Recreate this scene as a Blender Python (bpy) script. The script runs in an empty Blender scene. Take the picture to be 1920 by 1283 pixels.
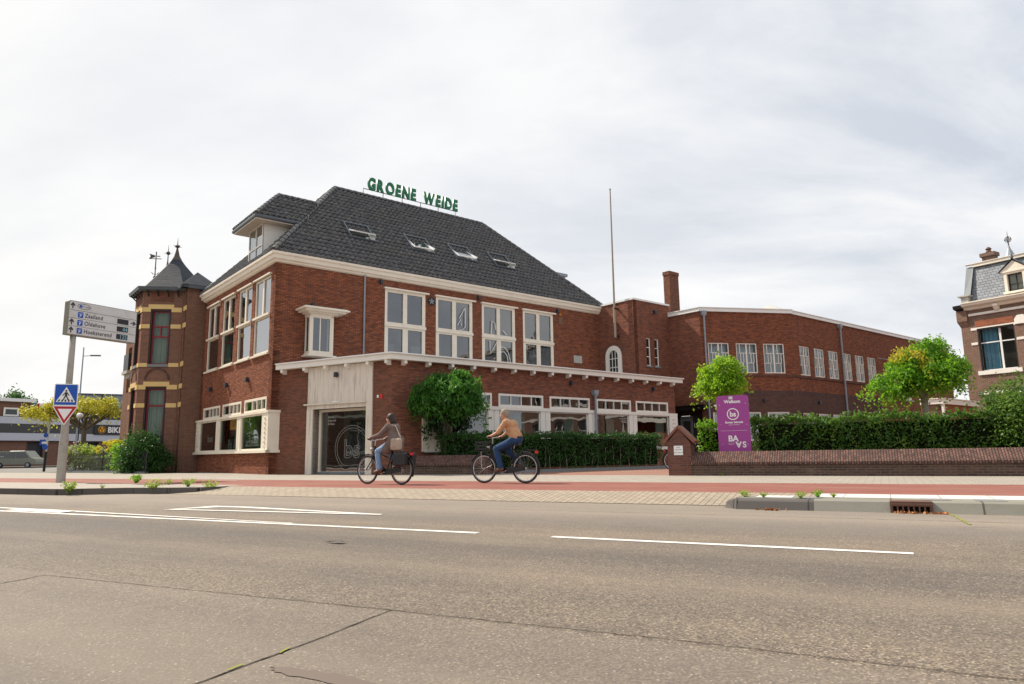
import bpy, bmesh, math, random
import numpy as np
from mathutils import Matrix, Vector
random.seed(7); RNG = np.random.default_rng(11)
S = bpy.context.scene; COL = S.collection
R_ = math.radians
# ---------------------------------------------------------------- camera
cam = bpy.data.objects.new('camera', bpy.data.cameras.new('camera')); COL.objects.link(cam); S.camera = cam
cam.data.sensor_width = 36; cam.data.lens = 1306.09 / 1920 * 36
cam.data.clip_start = .05; cam.data.clip_end = 3000
cam.matrix_world = Matrix.Translation((0, 0, .68)) @ Matrix.Rotation(R_(90 + 9.114), 4, 'X') @ Matrix.Rotation(R_(-.822), 4, 'Z')
S.view_settings.view_transform = 'Standard'; S.view_settings.look = 'None'
S.view_settings.exposure = 0.36; S.view_settings.gamma = 1
# ---------------------------------------------------------------- light
SUN_DIR = Vector((.89, -.562, -1.07)).normalized()
sd = bpy.data.lights.new('sun', 'SUN'); sd.energy = 5.0; sd.angle = R_(.7); sd.color = (1, .91, .77)
sun = bpy.data.objects.new('sun', sd); COL.objects.link(sun); sun.rotation_euler = SUN_DIR.to_track_quat('-Z', 'Y').to_euler()
W = bpy.data.worlds.new('World'); S.world = W; W.use_nodes = True
def world():
    nt = W.node_tree; N = nt.nodes; L = nt.links; N.clear()
    out = N.new('ShaderNodeOutputWorld'); bg = N.new('ShaderNodeBackground'); bg.inputs[1].default_value = .086
    sky = N.new('ShaderNodeTexSky'); sky.sky_type = 'NISHITA'; sky.sun_disc = False
    sky.sun_elevation = math.asin(-SUN_DIR.z); sky.sun_rotation = math.atan2(-SUN_DIR.x, -SUN_DIR.y)
    sky.air_density = 1.2; sky.dust_density = 2.5
    tc = N.new('ShaderNodeTexCoord'); sp = N.new('ShaderNodeSeparateXYZ'); L.new(tc.outputs['Generated'], sp.inputs[0])
    # cloud layer projected on a flat ceiling: direction / (z + k)
    add = N.new('ShaderNodeMath'); add.operation = 'ADD'; add.inputs[1].default_value = .42; L.new(sp.outputs[2], add.inputs[0])
    mx = N.new('ShaderNodeMath'); mx.operation = 'MAXIMUM'; mx.inputs[1].default_value = .05; L.new(add.outputs[0], mx.inputs[0])
    dv = N.new('ShaderNodeVectorMath'); dv.operation = 'DIVIDE'; L.new(tc.outputs['Generated'], dv.inputs[0])
    cb = N.new('ShaderNodeCombineXYZ')
    for i in range(3): L.new(mx.outputs[0], cb.inputs[i])
    L.new(cb.outputs[0], dv.inputs[1])
    mp = N.new('ShaderNodeMapping'); mp.inputs['Rotation'].default_value = (0, 0, R_(28)); mp.inputs['Scale'].default_value = (1.0, 1.9, 0); mp.inputs['Location'].default_value = (3.1, 1.4, 0)
    L.new(dv.outputs[0], mp.inputs[0])
    n1 = N.new('ShaderNodeTexNoise'); n1.inputs['Scale'].default_value = 1.5; n1.inputs['Detail'].default_value = 9; n1.inputs['Roughness'].default_value = .58; n1.inputs['Distortion'].default_value = .35
    L.new(mp.outputs[0], n1.inputs[0])
    n2 = N.new('ShaderNodeTexNoise'); n2.inputs['Scale'].default_value = .45; n2.inputs['Detail'].default_value = 3; L.new(mp.outputs[0], n2.inputs[0])
    cr = N.new('ShaderNodeValToRGB'); e = cr.color_ramp.elements
    e[0].position = .40; e[0].color = (6.4, 6.8, 7.5, 1); e[1].position = .62; e[1].color = (10.0, 9.9, 9.8, 1)
    m = cr.color_ramp.elements.new(.50); m.color = (8.1, 8.3, 8.7, 1)
    L.new(n1.outputs[0], cr.inputs[0])
    # brighter veil towards the sun side and the horizon
    dot = N.new('ShaderNodeVectorMath'); dot.operation = 'DOT_PRODUCT'; L.new(tc.outputs['Generated'], dot.inputs[0])
    dot.inputs[1].default_value = Vector((-.86, .5, .08)).normalized()
    mr = N.new('ShaderNodeMapRange'); mr.inputs['From Min'].default_value = -.15; mr.inputs['From Max'].default_value = .95; mr.inputs['To Min'].default_value = 0; mr.inputs['To Max'].default_value = .95
    L.new(dot.outputs['Value'], mr.inputs[0])
    hz = N.new('ShaderNodeMapRange'); hz.inputs['From Min'].default_value = 0; hz.inputs['From Max'].default_value = .30; hz.inputs['To Min'].default_value = .35; hz.inputs['To Max'].default_value = 0
    L.new(sp.outputs[2], hz.inputs[0])
    am = N.new('ShaderNodeMath'); am.operation = 'ADD'; am.use_clamp = True; L.new(mr.outputs[0], am.inputs[0]); L.new(hz.outputs[0], am.inputs[1])
    mixb = N.new('ShaderNodeMix'); mixb.data_type = 'RGBA'; L.new(am.outputs[0], mixb.inputs[0]); L.new(cr.outputs[0], mixb.inputs[6]); 
    n3 = N.new('ShaderNodeTexNoise'); n3.inputs['Scale'].default_value = 2.4; n3.inputs['Detail'].default_value = 6; L.new(mp.outputs[0], n3.inputs[0])
    c3 = N.new('ShaderNodeValToRGB'); c3.color_ramp.elements[0].position = .35; c3.color_ramp.elements[0].color = (8.2,8.25,8.35,1); c3.color_ramp.elements[1].position = .6; c3.color_ramp.elements[1].color = (9.3,9.2,9.05,1); L.new(n3.outputs[0], c3.inputs[0]); L.new(c3.outputs[0], mixb.inputs[7])
    # cloud cover over the blue
    cv = N.new('ShaderNodeMapRange'); cv.inputs['From Min'].default_value = .25; cv.inputs['From Max'].default_value = .5; cv.inputs['To Min'].default_value = .72; cv.inputs['To Max'].default_value = .97
    L.new(n2.outputs[0], cv.inputs[0])
    mix = N.new('ShaderNodeMix'); mix.data_type = 'RGBA'; L.new(cv.outputs[0], mix.inputs[0]); L.new(sky.outputs[0], mix.inputs[6]); L.new(mixb.outputs[2], mix.inputs[7])
    L.new(mix.outputs[2], bg.inputs[0]); L.new(bg.outputs[0], out.inputs[0])
world()
S.cycles.max_bounces = 6; S.cycles.transparent_max_bounces = 12; S.cycles.caustics_reflective = False; S.cycles.caustics_refractive = False
# ---------------------------------------------------------------- frames
AU = 50.56                                                       # azimuth of the yard facade; the street facade is square to it
def FR(o, az): a = R_(az); return Matrix(((math.sin(a), -math.cos(a), 0, o[0]), (math.cos(a), math.sin(a), 0, o[1]), (0, 0, 1, o[2] if len(o) > 2 else 0), (0, 0, 0, 1)))
# x along the wall (to the right), y into the wall, z up
def T(x=0, y=0, z=0): return Matrix.Translation((x, y, z))
def RX(a): return Matrix.Rotation(R_(a), 4, 'X')
def RY(a): return Matrix.Rotation(R_(a), 4, 'Y')
def RZ(a): return Matrix.Rotation(R_(a), 4, 'Z')
WORLD = {}
def put(o, parent=None, M=None):
    M = M if M is not None else (WORLD[parent.name] if parent else Matrix())
    COL.objects.link(o); WORLD[o.name] = M.copy()
    if parent: o.parent = parent; o.matrix_basis = WORLD[parent.name].inverted() @ M
    else: o.matrix_basis = M
    return o
def tag(o, label=None, cat=None, group=None, kind=None):
    if label: o['label'] = label
    if cat: o['category'] = cat
    if group: o['group'] = group
    if kind: o['kind'] = kind
    return o
def thing(name, label, cat, M=None, group=None):
    o = bpy.data.objects.new(name, None); o.empty_display_size = .3
    put(o, None, M if M is not None else Matrix()); return tag(o, label, cat, group)
def kids(o): return [c for c in bpy.data.objects if c.parent == o]
def dup(root, M, label=None, group=None):
    allk = kids(root); c = root.copy(); COL.objects.link(c); c.matrix_basis = M; WORLD[c.name] = M.copy()
    if label: c['label'] = label
    if group: c['group'] = group
    def rec(src, dst):
        for k in kids(src) if src is not root else allk:
            if k is c: continue
            d = k.copy(); COL.objects.link(d); d.parent = dst; WORLD[d.name] = WORLD[dst.name] @ d.matrix_basis; rec(k, d)
    rec(root, c); return c
# ---------------------------------------------------------------- mesh collector
class MB:
    def __init__(s): s.v = []; s.f = []
    def add(s, vs, fs, M=None):
        n = len(s.v)
        s.v += [tuple(M @ Vector(p)) for p in vs] if M is not None else [tuple(p) for p in vs]
        s.f += [tuple(n + i for i in f) for f in fs]; return s
    def box(s, x0, x1, y0, y1, z0, z1, M=None):
        return s.add([(x0,y0,z0),(x1,y0,z0),(x1,y1,z0),(x0,y1,z0),(x0,y0,z1),(x1,y0,z1),(x1,y1,z1),(x0,y1,z1)],
                     [(0,3,2,1),(4,5,6,7),(0,1,5,4),(1,2,6,5),(2,3,7,6),(3,0,4,7)], M)
    def prism(s, poly, z0, z1, M=None):                          # poly in xy, counter-clockwise
        n = len(poly); return s.add([(x,y,z0) for x,y in poly] + [(x,y,z1) for x,y in poly],
            [tuple(range(n))[::-1], tuple(range(n, 2*n))] + [(i,(i+1)%n,n+(i+1)%n,n+i) for i in range(n)], M)
    def prof(s, poly, x0, x1, M=None):                           # poly in (y,z), swept along x
        n = len(poly); return s.add([(x0,y,z) for y,z in poly] + [(x1,y,z) for y,z in poly],
            [tuple(range(n))[::-1], tuple(range(n, 2*n))] + [(i,(i+1)%n,n+(i+1)%n,n+i) for i in range(n)], M)
    def plate(s, poly, y0, y1, M=None):                          # poly in (x,z), thickness along y
        n = len(poly); return s.add([(x,y0,z) for x,z in poly] + [(x,y1,z) for x,z in poly],
            [tuple(range(n)), tuple(range(n, 2*n))[::-1]] + [(i,n+i,n+(i+1)%n,(i+1)%n) for i in range(n)], M)
    def tube(s, pts, r, n=8, M=None, cap=True):
        pts = [Vector(p) for p in pts]; rs = r if isinstance(r, (list, tuple)) else [r]*len(pts)
        vs = []; up = None
        for i, p in enumerate(pts):
            d = (pts[min(i+1, len(pts)-1)] - pts[max(i-1, 0)]).normalized()
            if up is None: up = Vector((0,0,1)) if abs(d.z) < .9 else Vector((1,0,0))
            a = d.cross(up).normalized(); b = a.cross(d).normalized(); up = b
            for k in range(n):
                t = 2*math.pi*k/n; vs.append(p + (a*math.cos(t) + b*math.sin(t))*rs[i])
        fs = [(i*n+k, i*n+(k+1)%n, (i+1)*n+(k+1)%n, (i+1)*n+k) for i in range(len(pts)-1) for k in range(n)]
        if cap: fs += [tuple(range(n))[::-1], tuple((len(pts)-1)*n+k for k in range(n))]
        return s.add(vs, fs, M)
    def lathe(s, prof, n=16, M=None):                            # prof (r,z)
        vs = [(r*math.cos(2*math.pi*k/n), r*math.sin(2*math.pi*k/n), z) for r, z in prof for k in range(n)]
        fs = [(i*n+k, i*n+(k+1)%n, (i+1)*n+(k+1)%n, (i+1)*n+k) for i in range(len(prof)-1) for k in range(n)]
        fs += [tuple(range(n))[::-1], tuple((len(prof)-1)*n+k for k in range(n))]
        return s.add(vs, fs, M)
    def torus(s, R, r, n=32, m=8, M=None, a0=0, a1=360):
        full = a1-a0 >= 360; k = n if full else n+1; vs = []
        for i in range(k):
            a = R_(a0 + (a1-a0)*i/n)
            for j in range(m):
                b = 2*math.pi*j/m; q = R + r*math.cos(b); vs.append((q*math.cos(a), r*math.sin(b), q*math.sin(a)))
        fs = [(i*m+j, ((i+1)%k)*m+j, ((i+1)%k)*m+(j+1)%m, i*m+(j+1)%m) for i in range(n if full else n) for j in range(m)]
        return s.add(vs, fs, M)
    def ball(s, c, r, n=10, m=8, sc=(1,1,1)):
        vs = [(c[0], c[1], c[2]-r*sc[2])]
        for i in range(1, m):
            t = math.pi*i/m
            for k in range(n):
                a = 2*math.pi*k/n; vs.append((c[0]+r*sc[0]*math.sin(t)*math.cos(a), c[1]+r*sc[1]*math.sin(t)*math.sin(a), c[2]-r*sc[2]*math.cos(t)))
        vs.append((c[0], c[1], c[2]+r*sc[2])); fs = [(0, 1+(k+1)%n, 1+k) for k in range(n)]
        fs += [(1+i*n+k, 1+i*n+(k+1)%n, 1+(i+1)*n+(k+1)%n, 1+(i+1)*n+k) for i in range(m-2) for k in range(n)]
        e = len(vs)-1; fs += [(e, 1+(m-2)*n+k, 1+(m-2)*n+(k+1)%n) for k in range(n)]
        return s.add(vs, fs)
    def build(s, name, mat, parent=None, M=None, smooth=False, bevel=0, kind=None):
        me = bpy.data.meshes.new(name); me.from_pydata(s.v, [], s.f); me.materials.append(mat)
        bm = bmesh.new(); bm.from_mesh(me); bmesh.ops.recalc_face_normals(bm, faces=bm.faces); bm.to_mesh(me); bm.free()
        if smooth: me.shade_smooth()
        o = put(bpy.data.objects.new(name, me), parent, M)
        if bevel:
            b = o.modifiers.new('bevel', 'BEVEL'); b.width = bevel; b.segments = 2; b.limit_method = 'ANGLE'
        if kind: o['kind'] = kind
        return o
def npmesh(name, V, F, mat, parent=None, M=None, smooth=False):
    me = bpy.data.meshes.new(name); F = np.asarray(F, dtype=np.int32); k = F.shape[1]
    me.vertices.add(len(V)); me.vertices.foreach_set('co', np.asarray(V, dtype=np.float32).ravel())
    me.loops.add(F.size); me.loops.foreach_set('vertex_index', F.ravel())
    me.polygons.add(len(F)); me.polygons.foreach_set('loop_start', np.arange(0, F.size, k, dtype=np.int32)); me.polygons.foreach_set('loop_total', np.full(len(F), k, dtype=np.int32))
    me.update(calc_edges=True); me.validate(); me.materials.append(mat)
    if smooth: me.shade_smooth()
    return put(bpy.data.objects.new(name, me), parent, M)
def text(name, body, size, M, mat, parent, ext=.004, bold=0, align='CENTER', sx=1, outline=0, space=1):
    c = bpy.data.curves.new(name, 'FONT'); c.body = body; c.size = size; c.extrude = ext; c.offset = bold; c.align_x = align; c.space_character = space
    c.resolution_u = 4
    if outline: c.fill_mode = 'NONE'; c.bevel_depth = outline; c.bevel_resolution = 1; c.extrude = 0
    t = bpy.data.objects.new(name, c); COL.objects.link(t); bpy.context.view_layer.update()
    me = bpy.data.meshes.new_from_object(t.evaluated_get(bpy.context.evaluated_depsgraph_get())); bpy.data.objects.remove(t); bpy.data.curves.remove(c)
    me.materials.clear(); me.materials.append(mat)
    me.transform(RX(90) @ Matrix.Diagonal((sx, 1, 1, 1)))        # letters stand in xz, read from -y
    return put(bpy.data.objects.new(name, me), parent, M)
# ---------------------------------------------------------------- materials
def mat(name, col=(.5,.5,.5), rough=.6, spec=.4, metal=0):
    m = bpy.data.materials.new(name); m.use_nodes = True; b = m.node_tree.nodes['Principled BSDF']
    b.inputs['Base Color'].default_value = (*col, 1); b.inputs['Roughness'].default_value = rough; b.inputs['Specular IOR Level'].default_value = spec; b.inputs['Metallic'].default_value = metal
    return m
class NT:
    def __init__(s, m): s.m = m; s.t = m.node_tree; s.b = s.t.nodes['Principled BSDF']
    def n(s, typ, **kw):
        o = s.t.nodes.new(typ)
        for k, v in kw.items(): setattr(o, k, v)
        return o
    def l(s, a, b): s.t.links.new(a, b)
    def obj(s): return s.n('ShaderNodeTexCoord').outputs['Object']
    def noise(s, vec, scale, detail=4, rough=.55, sc=None, loc=None, dist=0):
        if sc or loc:
            mp = s.n('ShaderNodeMapping'); mp.inputs['Scale'].default_value = sc or (1,1,1); mp.inputs['Location'].default_value = loc or (0,0,0); s.l(vec, mp.inputs[0]); vec = mp.outputs[0]
        o = s.n('ShaderNodeTexNoise'); o.inputs['Scale'].default_value = scale; o.inputs['Detail'].default_value = detail; o.inputs['Roughness'].default_value = rough; o.inputs['Distortion'].default_value = dist
        s.l(vec, o.inputs[0]); return o.outputs[0]
    def ramp(s, fac, stops):
        r = s.n('ShaderNodeValToRGB'); e = r.color_ramp.elements
        while len(e) < len(stops): e.new(.5)
        for i, (p, c) in enumerate(stops): e[i].position = p; e[i].color = (*c, 1) if len(c) == 3 else c
        s.l(fac, r.inputs[0]); return r.outputs[0]
    def mix(s, fac, a, b, mode='MIX'):
        o = s.n('ShaderNodeMix', data_type='RGBA', blend_type=mode)
        for sock, v in ((o.inputs[0], fac), (o.inputs[6], a), (o.inputs[7], b)):
            if isinstance(v, (int, float)): sock.default_value = v
            elif isinstance(v, tuple): sock.default_value = (*v, 1)
            else: s.l(v, sock)
        return o.outputs[2]
    def math(s, op, a, b=0):
        o = s.n('ShaderNodeMath', operation=op)
        for sock, v in ((o.inputs[0], a), (o.inputs[1], b)):
            if isinstance(v, (int, float)): sock.default_value = v
            else: s.l(v, sock)
        return o.outputs[0]
    def rng(s, v, a, b, c, d):
        o = s.n('ShaderNodeMapRange'); s.l(v, o.inputs[0])
        for i, q in enumerate((a, b, c, d)): o.inputs[1+i].default_value = q
        return o.outputs[0]
    def bump(s, h, strength=.3, dist=.01):
        o = s.n('ShaderNodeBump'); o.inputs['Strength'].default_value = strength; o.inputs['Distance'].default_value = dist; s.l(h, o.inputs['Height']); s.l(o.outputs[0], s.b.inputs['Normal'])
    def col(s, c): s.l(c, s.b.inputs['Base Color'])
def brick(name, c1, c2, dark, mortar, row=.0625, wid=.215, mort=.010, rough=.8, plane='wall', darkamt=.45, stain=.35, soldier=None):
    m = mat(name, rough=rough, spec=.08); n = NT(m); v = n.obj()
    if plane == 'wall':
        sp = n.n('ShaderNodeSeparateXYZ'); n.l(v, sp.inputs[0]); cb = n.n('ShaderNodeCombineXYZ')
        n.l(n.math('ADD', sp.outputs[0], sp.outputs[1]), cb.inputs[0]); n.l(sp.outputs[2], cb.inputs[1]); vec = cb.outputs[0]
    elif plane == 'soldier':
        sp = n.n('ShaderNodeSeparateXYZ'); n.l(v, sp.inputs[0]); cb = n.n('ShaderNodeCombineXYZ')
        n.l(n.math('ADD', sp.outputs[1], sp.outputs[2]), cb.inputs[0]); n.l(sp.outputs[0], cb.inputs[1]); vec = cb.outputs[0]
    else: vec = v
    def bt(a, b, mo, off=(0,0,0)):
        o = n.n('ShaderNodeTexBrick'); o.inputs['Scale'].default_value = 1; o.inputs['Brick Width'].default_value = wid; o.inputs['Row Height'].default_value = row
        o.inputs['Mortar Size'].default_value = mort; o.inputs['Mortar Smooth'].default_value = .3; o.offset = .5
        o.inputs['Color1'].default_value = (*a,1); o.inputs['Color2'].default_value = (*b,1); o.inputs['Mortar'].default_value = (*mo,1); n.l(vec, o.inputs[0]); return o
    b1 = bt(c1, c2, mortar)
    mp = n.n('ShaderNodeMapping'); mp.inputs['Scale'].default_value = (1/wid*.55, 1/row*.5, 1); n.l(vec, mp.inputs[0])
    per = n.n('ShaderNodeTexNoise'); per.inputs['Scale'].default_value = 1; per.inputs['Detail'].default_value = 1; n.l(mp.outputs[0], per.inputs[0])
    pf = n.rng(per.outputs[0], .5, .66, 0, darkamt)
    inv = n.math('SUBTRACT', 1, b1.outputs['Fac']); pf = n.math('MULTIPLY', pf, inv)
    c = n.mix(pf, b1.outputs['Color'], dark)
    big = n.noise(v, .35, 5, .6); c = n.mix(n.rng(big, .35, .7, 0, stain), c, n.mix(.5, c, dark))
    lt = n.noise(v, 1.3, 4, .6, loc=(7,3,1)); c = n.mix(n.rng(lt, .62, .8, 0, .22), c, (.36,.27,.22))
    sk = n.noise(v, 1, 5, .7, sc=(1.6,1.6,.13), loc=(1,5,2)); c = n.mix(n.rng(sk, .52, .78, 0, .38), c, n.mix(.6, c, dark))
    n.col(c); n.bump(inv, .5, .008); return m
M_ = {}
M_['brick'] = brick('red brick', (.41,.138,.066), (.22,.074,.044), (.085,.036,.03), (.10,.055,.04), mort=.013, darkamt=.55)
M_['brick_low'] = brick('red brown brick', (.26,.094,.055), (.15,.06,.042), (.06,.036,.032), (.16,.10,.072), mort=.010)
M_['brick_ext'] = brick('mottled red brick', (.35,.118,.062), (.19,.068,.046), (.075,.038,.036), (.14,.085,.065), mort=.012, darkamt=.6)
M_['brick_dark'] = brick('purple brown brick', (.15,.066,.05), (.095,.046,.04), (.04,.028,.03), (.13,.095,.08), mort=.010)
M_['brick_soldier'] = brick('dark upright brick', (.12,.058,.05), (.08,.042,.04), (.04,.028,.03), (.13,.10,.085), row=.0625, wid=.22, plane='soldier')
M_['brick_nb'] = brick('brown brick', (.25,.112,.075), (.17,.08,.056), (.085,.046,.036), (.28,.19,.14), mort=.010, darkamt=.35)
M_['brick_orange'] = brick('patched orange brick', (.42,.13,.06), (.28,.085,.045), (.12,.06,.045), (.22,.14,.10), mort=.010)
M_['brick_right'] = brick('rosy brown brick', (.22,.118,.085), (.15,.08,.06), (.10,.06,.05), (.32,.25,.2), mort=.010)
M_['brick_cap'] = brick('sloped coping brick', (.23,.125,.10), (.13,.075,.065), (.05,.036,.034), (.045,.034,.03), row=.062, wid=.13, mort=.011, plane='soldier', darkamt=.6)
M_['brick_wall'] = brick('weathered garden wall brick', (.14,.085,.066), (.085,.055,.046), (.04,.03,.028), (.15,.12,.10), mort=.010, darkamt=.5)
M_['brick_pillar'] = brick('gate pillar brick', (.20,.075,.055), (.13,.055,.045), (.06,.035,.032), (.15,.10,.085), mort=.011)
def paint(name, col, rough=.45, dirt=.25, dcol=(.3,.27,.22), streak=False, sc=1.4):
    m = mat(name, col, rough); n = NT(m); v = n.obj()
    d = n.noise(v, sc, 6, .65, sc=(6,6,.5) if streak else (1,1,1)); n.col(n.mix(n.rng(d, .5, .78, 0, dirt), col, dcol)); return m
M_['cream'] = paint('cream paint', (.79,.72,.61), dirt=.3, dcol=(.45,.38,.28))
M_['white'] = paint('off white paint', (.80,.77,.71), dirt=.25, dcol=(.5,.46,.4))
M_['weathered'] = paint('weathered white boards', (.68,.62,.54), dirt=.85, dcol=(.30,.24,.19), streak=True, sc=2.2)
M_['fascia'] = paint('grey white fascia', (.80,.80,.78), dirt=.3, dcol=(.45,.44,.42))
M_['zinc'] = paint('zinc', (.27,.30,.34), .45, .5, (.18,.2,.23)); pass
M_['zincflash'] = paint('dull grey zinc', (.20,.22,.235), .7, .5, (.12,.13,.14)); M_['zincdark'] = paint('dark zinc gutter', (.10,.12,.14), .4, .4, (.05,.06,.07))
M_['black'] = mat('black metal', (.018,.018,.02), .4)
M_['blackgloss'] = mat('black glossy paint', (.012,.013,.014), .2)
M_['lampbox'] = mat('dark grey lamp housing', (.03,.035,.05), .35)
M_['darkwood'] = mat('dark oxide red paint', (.22,.012,.020), .4)
M_['darkframe'] = mat('near black frame', (.02,.018,.018), .45)
M_['yellow'] = paint('ochre yellow plaster', (.70,.50,.21), .7, .25, (.4,.26,.1))
M_['plaster'] = mat('interior plaster', (.42,.40,.37), .9, .1)
M_['floorin'] = mat('interior floor', (.16,.13,.10), .8, .1)
M_['curtain'] = mat('grey green curtain', (.28,.36,.29), .9, .1)
M_['blind'] = mat('pale blue blind', (.55,.62,.72), .9, .1)
M_['bluesheet'] = mat('blue window sheet', (.16,.34,.50), .9, .1); M_['blindcream'] = mat('cream blind', (.80,.74,.64), .9, .1)
M_['green'] = paint('enamel green letters', (.008,.17,.07), .4, .35, (.02,.08,.03))
M_['brown_steel'] = mat('brown steel', (.09,.07,.055), .6)
M_['concrete'] = paint('grey concrete', (.36,.34,.30), .85, .6, (.16,.15,.12), sc=5)
M_['stone'] = paint('pale stone', (.42,.41,.37), .8, .5, (.22,.2,.18), sc=4)
M_['graystone'] = paint('blue grey kerb stone', (.20,.22,.23), .8, .5, (.10,.11,.11), sc=5)
M_['signblue'] = mat('sign blue', (.005,.075,.42), .35)
M_['signred'] = mat('sign red', (.42,.006,.02), .35)
M_['signwhite'] = paint('sign white', (.80,.80,.80), .35, .2, (.5,.48,.4), sc=3)
M_['signgrey'] = paint('light grey sign face', (.60,.60,.60), .4, .35, (.34,.33,.25), sc=3)
M_['signtext'] = mat('dark sign lettering', (.05,.045,.05), .5)
M_['signedge'] = paint('mossy grey sign edge', (.25,.235,.19), .7, .6, (.10,.11,.05), sc=6)
M_['purple'] = paint('purple sign enamel', (.33,.052,.28), .4, .2, (.24,.05,.22), sc=2)
M_['purewhite'] = mat('white lettering', (.82,.80,.80), .5)
M_['redsign'] = mat('small red sign', (.6,.03,.03), .4)
M_['orange'] = mat('orange yellow poster', (.9,.42,.02), .6)
def glass(name, tint=(.55,.6,.58), ior=1.75, rough=.0, wav=0):
    m = bpy.data.materials.new(name); m.use_nodes = True; t = m.node_tree; t.nodes.clear()
    o = t.nodes.new('ShaderNodeOutputMaterial'); tr = t.nodes.new('ShaderNodeBsdfTransparent'); tr.inputs[0].default_value = (*tint,1)
    g = t.nodes.new('ShaderNodeBsdfGlossy'); g.inputs['Roughness'].default_value = rough; g.inputs[0].default_value = (.95,.97,1,1)
    f = t.nodes.new('ShaderNodeFresnel'); f.inputs[0].default_value = ior; mx = t.nodes.new('ShaderNodeMixShader')
    ge = t.nodes.new('ShaderNodeNewGeometry'); bk = t.nodes.new('ShaderNodeMath'); bk.operation = 'SUBTRACT'; bk.inputs[0].default_value = 1; t.links.new(ge.outputs['Backfacing'], bk.inputs[1])
    ml = t.nodes.new('ShaderNodeMath'); ml.operation = 'MULTIPLY'; t.links.new(f.outputs[0], ml.inputs[0]); t.links.new(bk.outputs[0], ml.inputs[1])
    t.links.new(ml.outputs[0], mx.inputs[0]); t.links.new(tr.outputs[0], mx.inputs[1]); t.links.new(g.outputs[0], mx.inputs[2]); t.links.new(mx.outputs[0], o.inputs[0])
    if wav:
        tc = t.nodes.new('ShaderNodeTexCoord'); n = t.nodes.new('ShaderNodeTexNoise'); n.inputs['Scale'].default_value = 1.6; n.inputs['Detail'].default_value = 1
        b = t.nodes.new('ShaderNodeBump'); b.inputs['Strength'].default_value = wav; b.inputs['Distance'].default_value = .02
        t.links.new(tc.outputs['Object'], n.inputs[0]); t.links.new(n.outputs[0], b.inputs['Height']); t.links.new(b.outputs[0], g.inputs['Normal']); t.links.new(b.outputs[0], f.inputs['Normal'])
    return m
M_['glass'] = glass('window glass', (.50,.54,.53), 2.5, wav=.12)
M_['glassbright'] = glass('street side glass', (.4,.44,.42), 5.5, wav=.03)
M_['glassnb'] = glass('house glass', (.7,.75,.72), 1.5, wav=.15)
M_['darkglass'] = mat('dark glazing', (.02,.03,.035), .05, .8)
def leafmat(name, a, b, c, trans=.35):
    m = mat(name, a, .5, .3); n = NT(m); v = n.obj(); f = n.noise(v, 2.2, 3, .6); c2 = n.ramp(f, [(.3,a),(.5,b),(.7,c)])
    f2 = n.noise(v, 25, 1); c2 = n.mix(n.rng(f2, .3, .7, 0, .5), c2, a)
    n.col(c2); t = n.n('ShaderNodeBsdfTranslucent'); n.l(n.mix(.55, c2, tuple(min(.9, q*2.6+.02) for q in c)), t.inputs[0]); mx = n.n('ShaderNodeMixShader'); mx.inputs[0].default_value = trans
    out = n.t.nodes['Material Output']; n.l(n.b.outputs[0], mx.inputs[1]); n.l(t.outputs[0], mx.inputs[2]); n.l(mx.outputs[0], out.inputs[0]); return m
M_['leaf_deep'] = leafmat('deep green leaves', (.016,.065,.008), (.035,.125,.012), (.08,.22,.022))
M_['leaf_lime'] = leafmat('lime green leaves', (.06,.19,.008), (.14,.32,.012), (.25,.43,.02), .48)
M_['leaf_mix'] = leafmat('mid green leaves', (.035,.13,.008), (.09,.25,.012), (.19,.36,.015), .42)
M_['leaf_gold'] = leafmat('golden leaves', (.40,.31,.02), (.50,.40,.03), (.26,.30,.03), .35)
M_['leaf_hedge'] = leafmat('hedge leaves', (.016,.052,.012), (.03,.09,.016), (.055,.14,.024), .25)
M_['leaf_crown_shade'] = leafmat('shaded crown leaves', (.008,.024,.006), (.012,.035,.008), (.02,.055,.01), .15); M_['leaf_hedge_lit'] = leafmat('sunlit laurel leaves', (.018,.058,.010), (.05,.13,.016), (.17,.28,.04), .3)  # shade under a crown and sun on a hedge, put into the leaf colours
M_['leaf_pale'] = leafmat('grey green leaves', (.13,.17,.09), (.17,.22,.12), (.22,.26,.16), .3)
M_['leaf_weed'] = leafmat('weed leaves', (.12,.22,.03), (.20,.30,.04), (.28,.34,.06), .35)
M_['flower'] = leafmat('yellow flower heads', (.62,.55,.03), (.72,.62,.05), (.5,.5,.06), .3)
M_['flowerwhite'] = mat('white rose petals', (.7,.66,.6), .7)
M_['flowerred'] = mat('red rose petals', (.5,.12,.12), .7)
M_['dryleaf'] = mat('dry brown leaves', (.36,.15,.05), .8)
M_['bark'] = paint('bark', (.13,.10,.07), .9, .6, (.05,.04,.03), sc=8)
M_['barkpale'] = paint('pale bark', (.34,.28,.22), .9, .6, (.16,.12,.09), sc=8)
M_['soil'] = paint('dark soil', (.06,.045,.03), .95, .6, (.03,.03,.02), sc=4)
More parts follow.
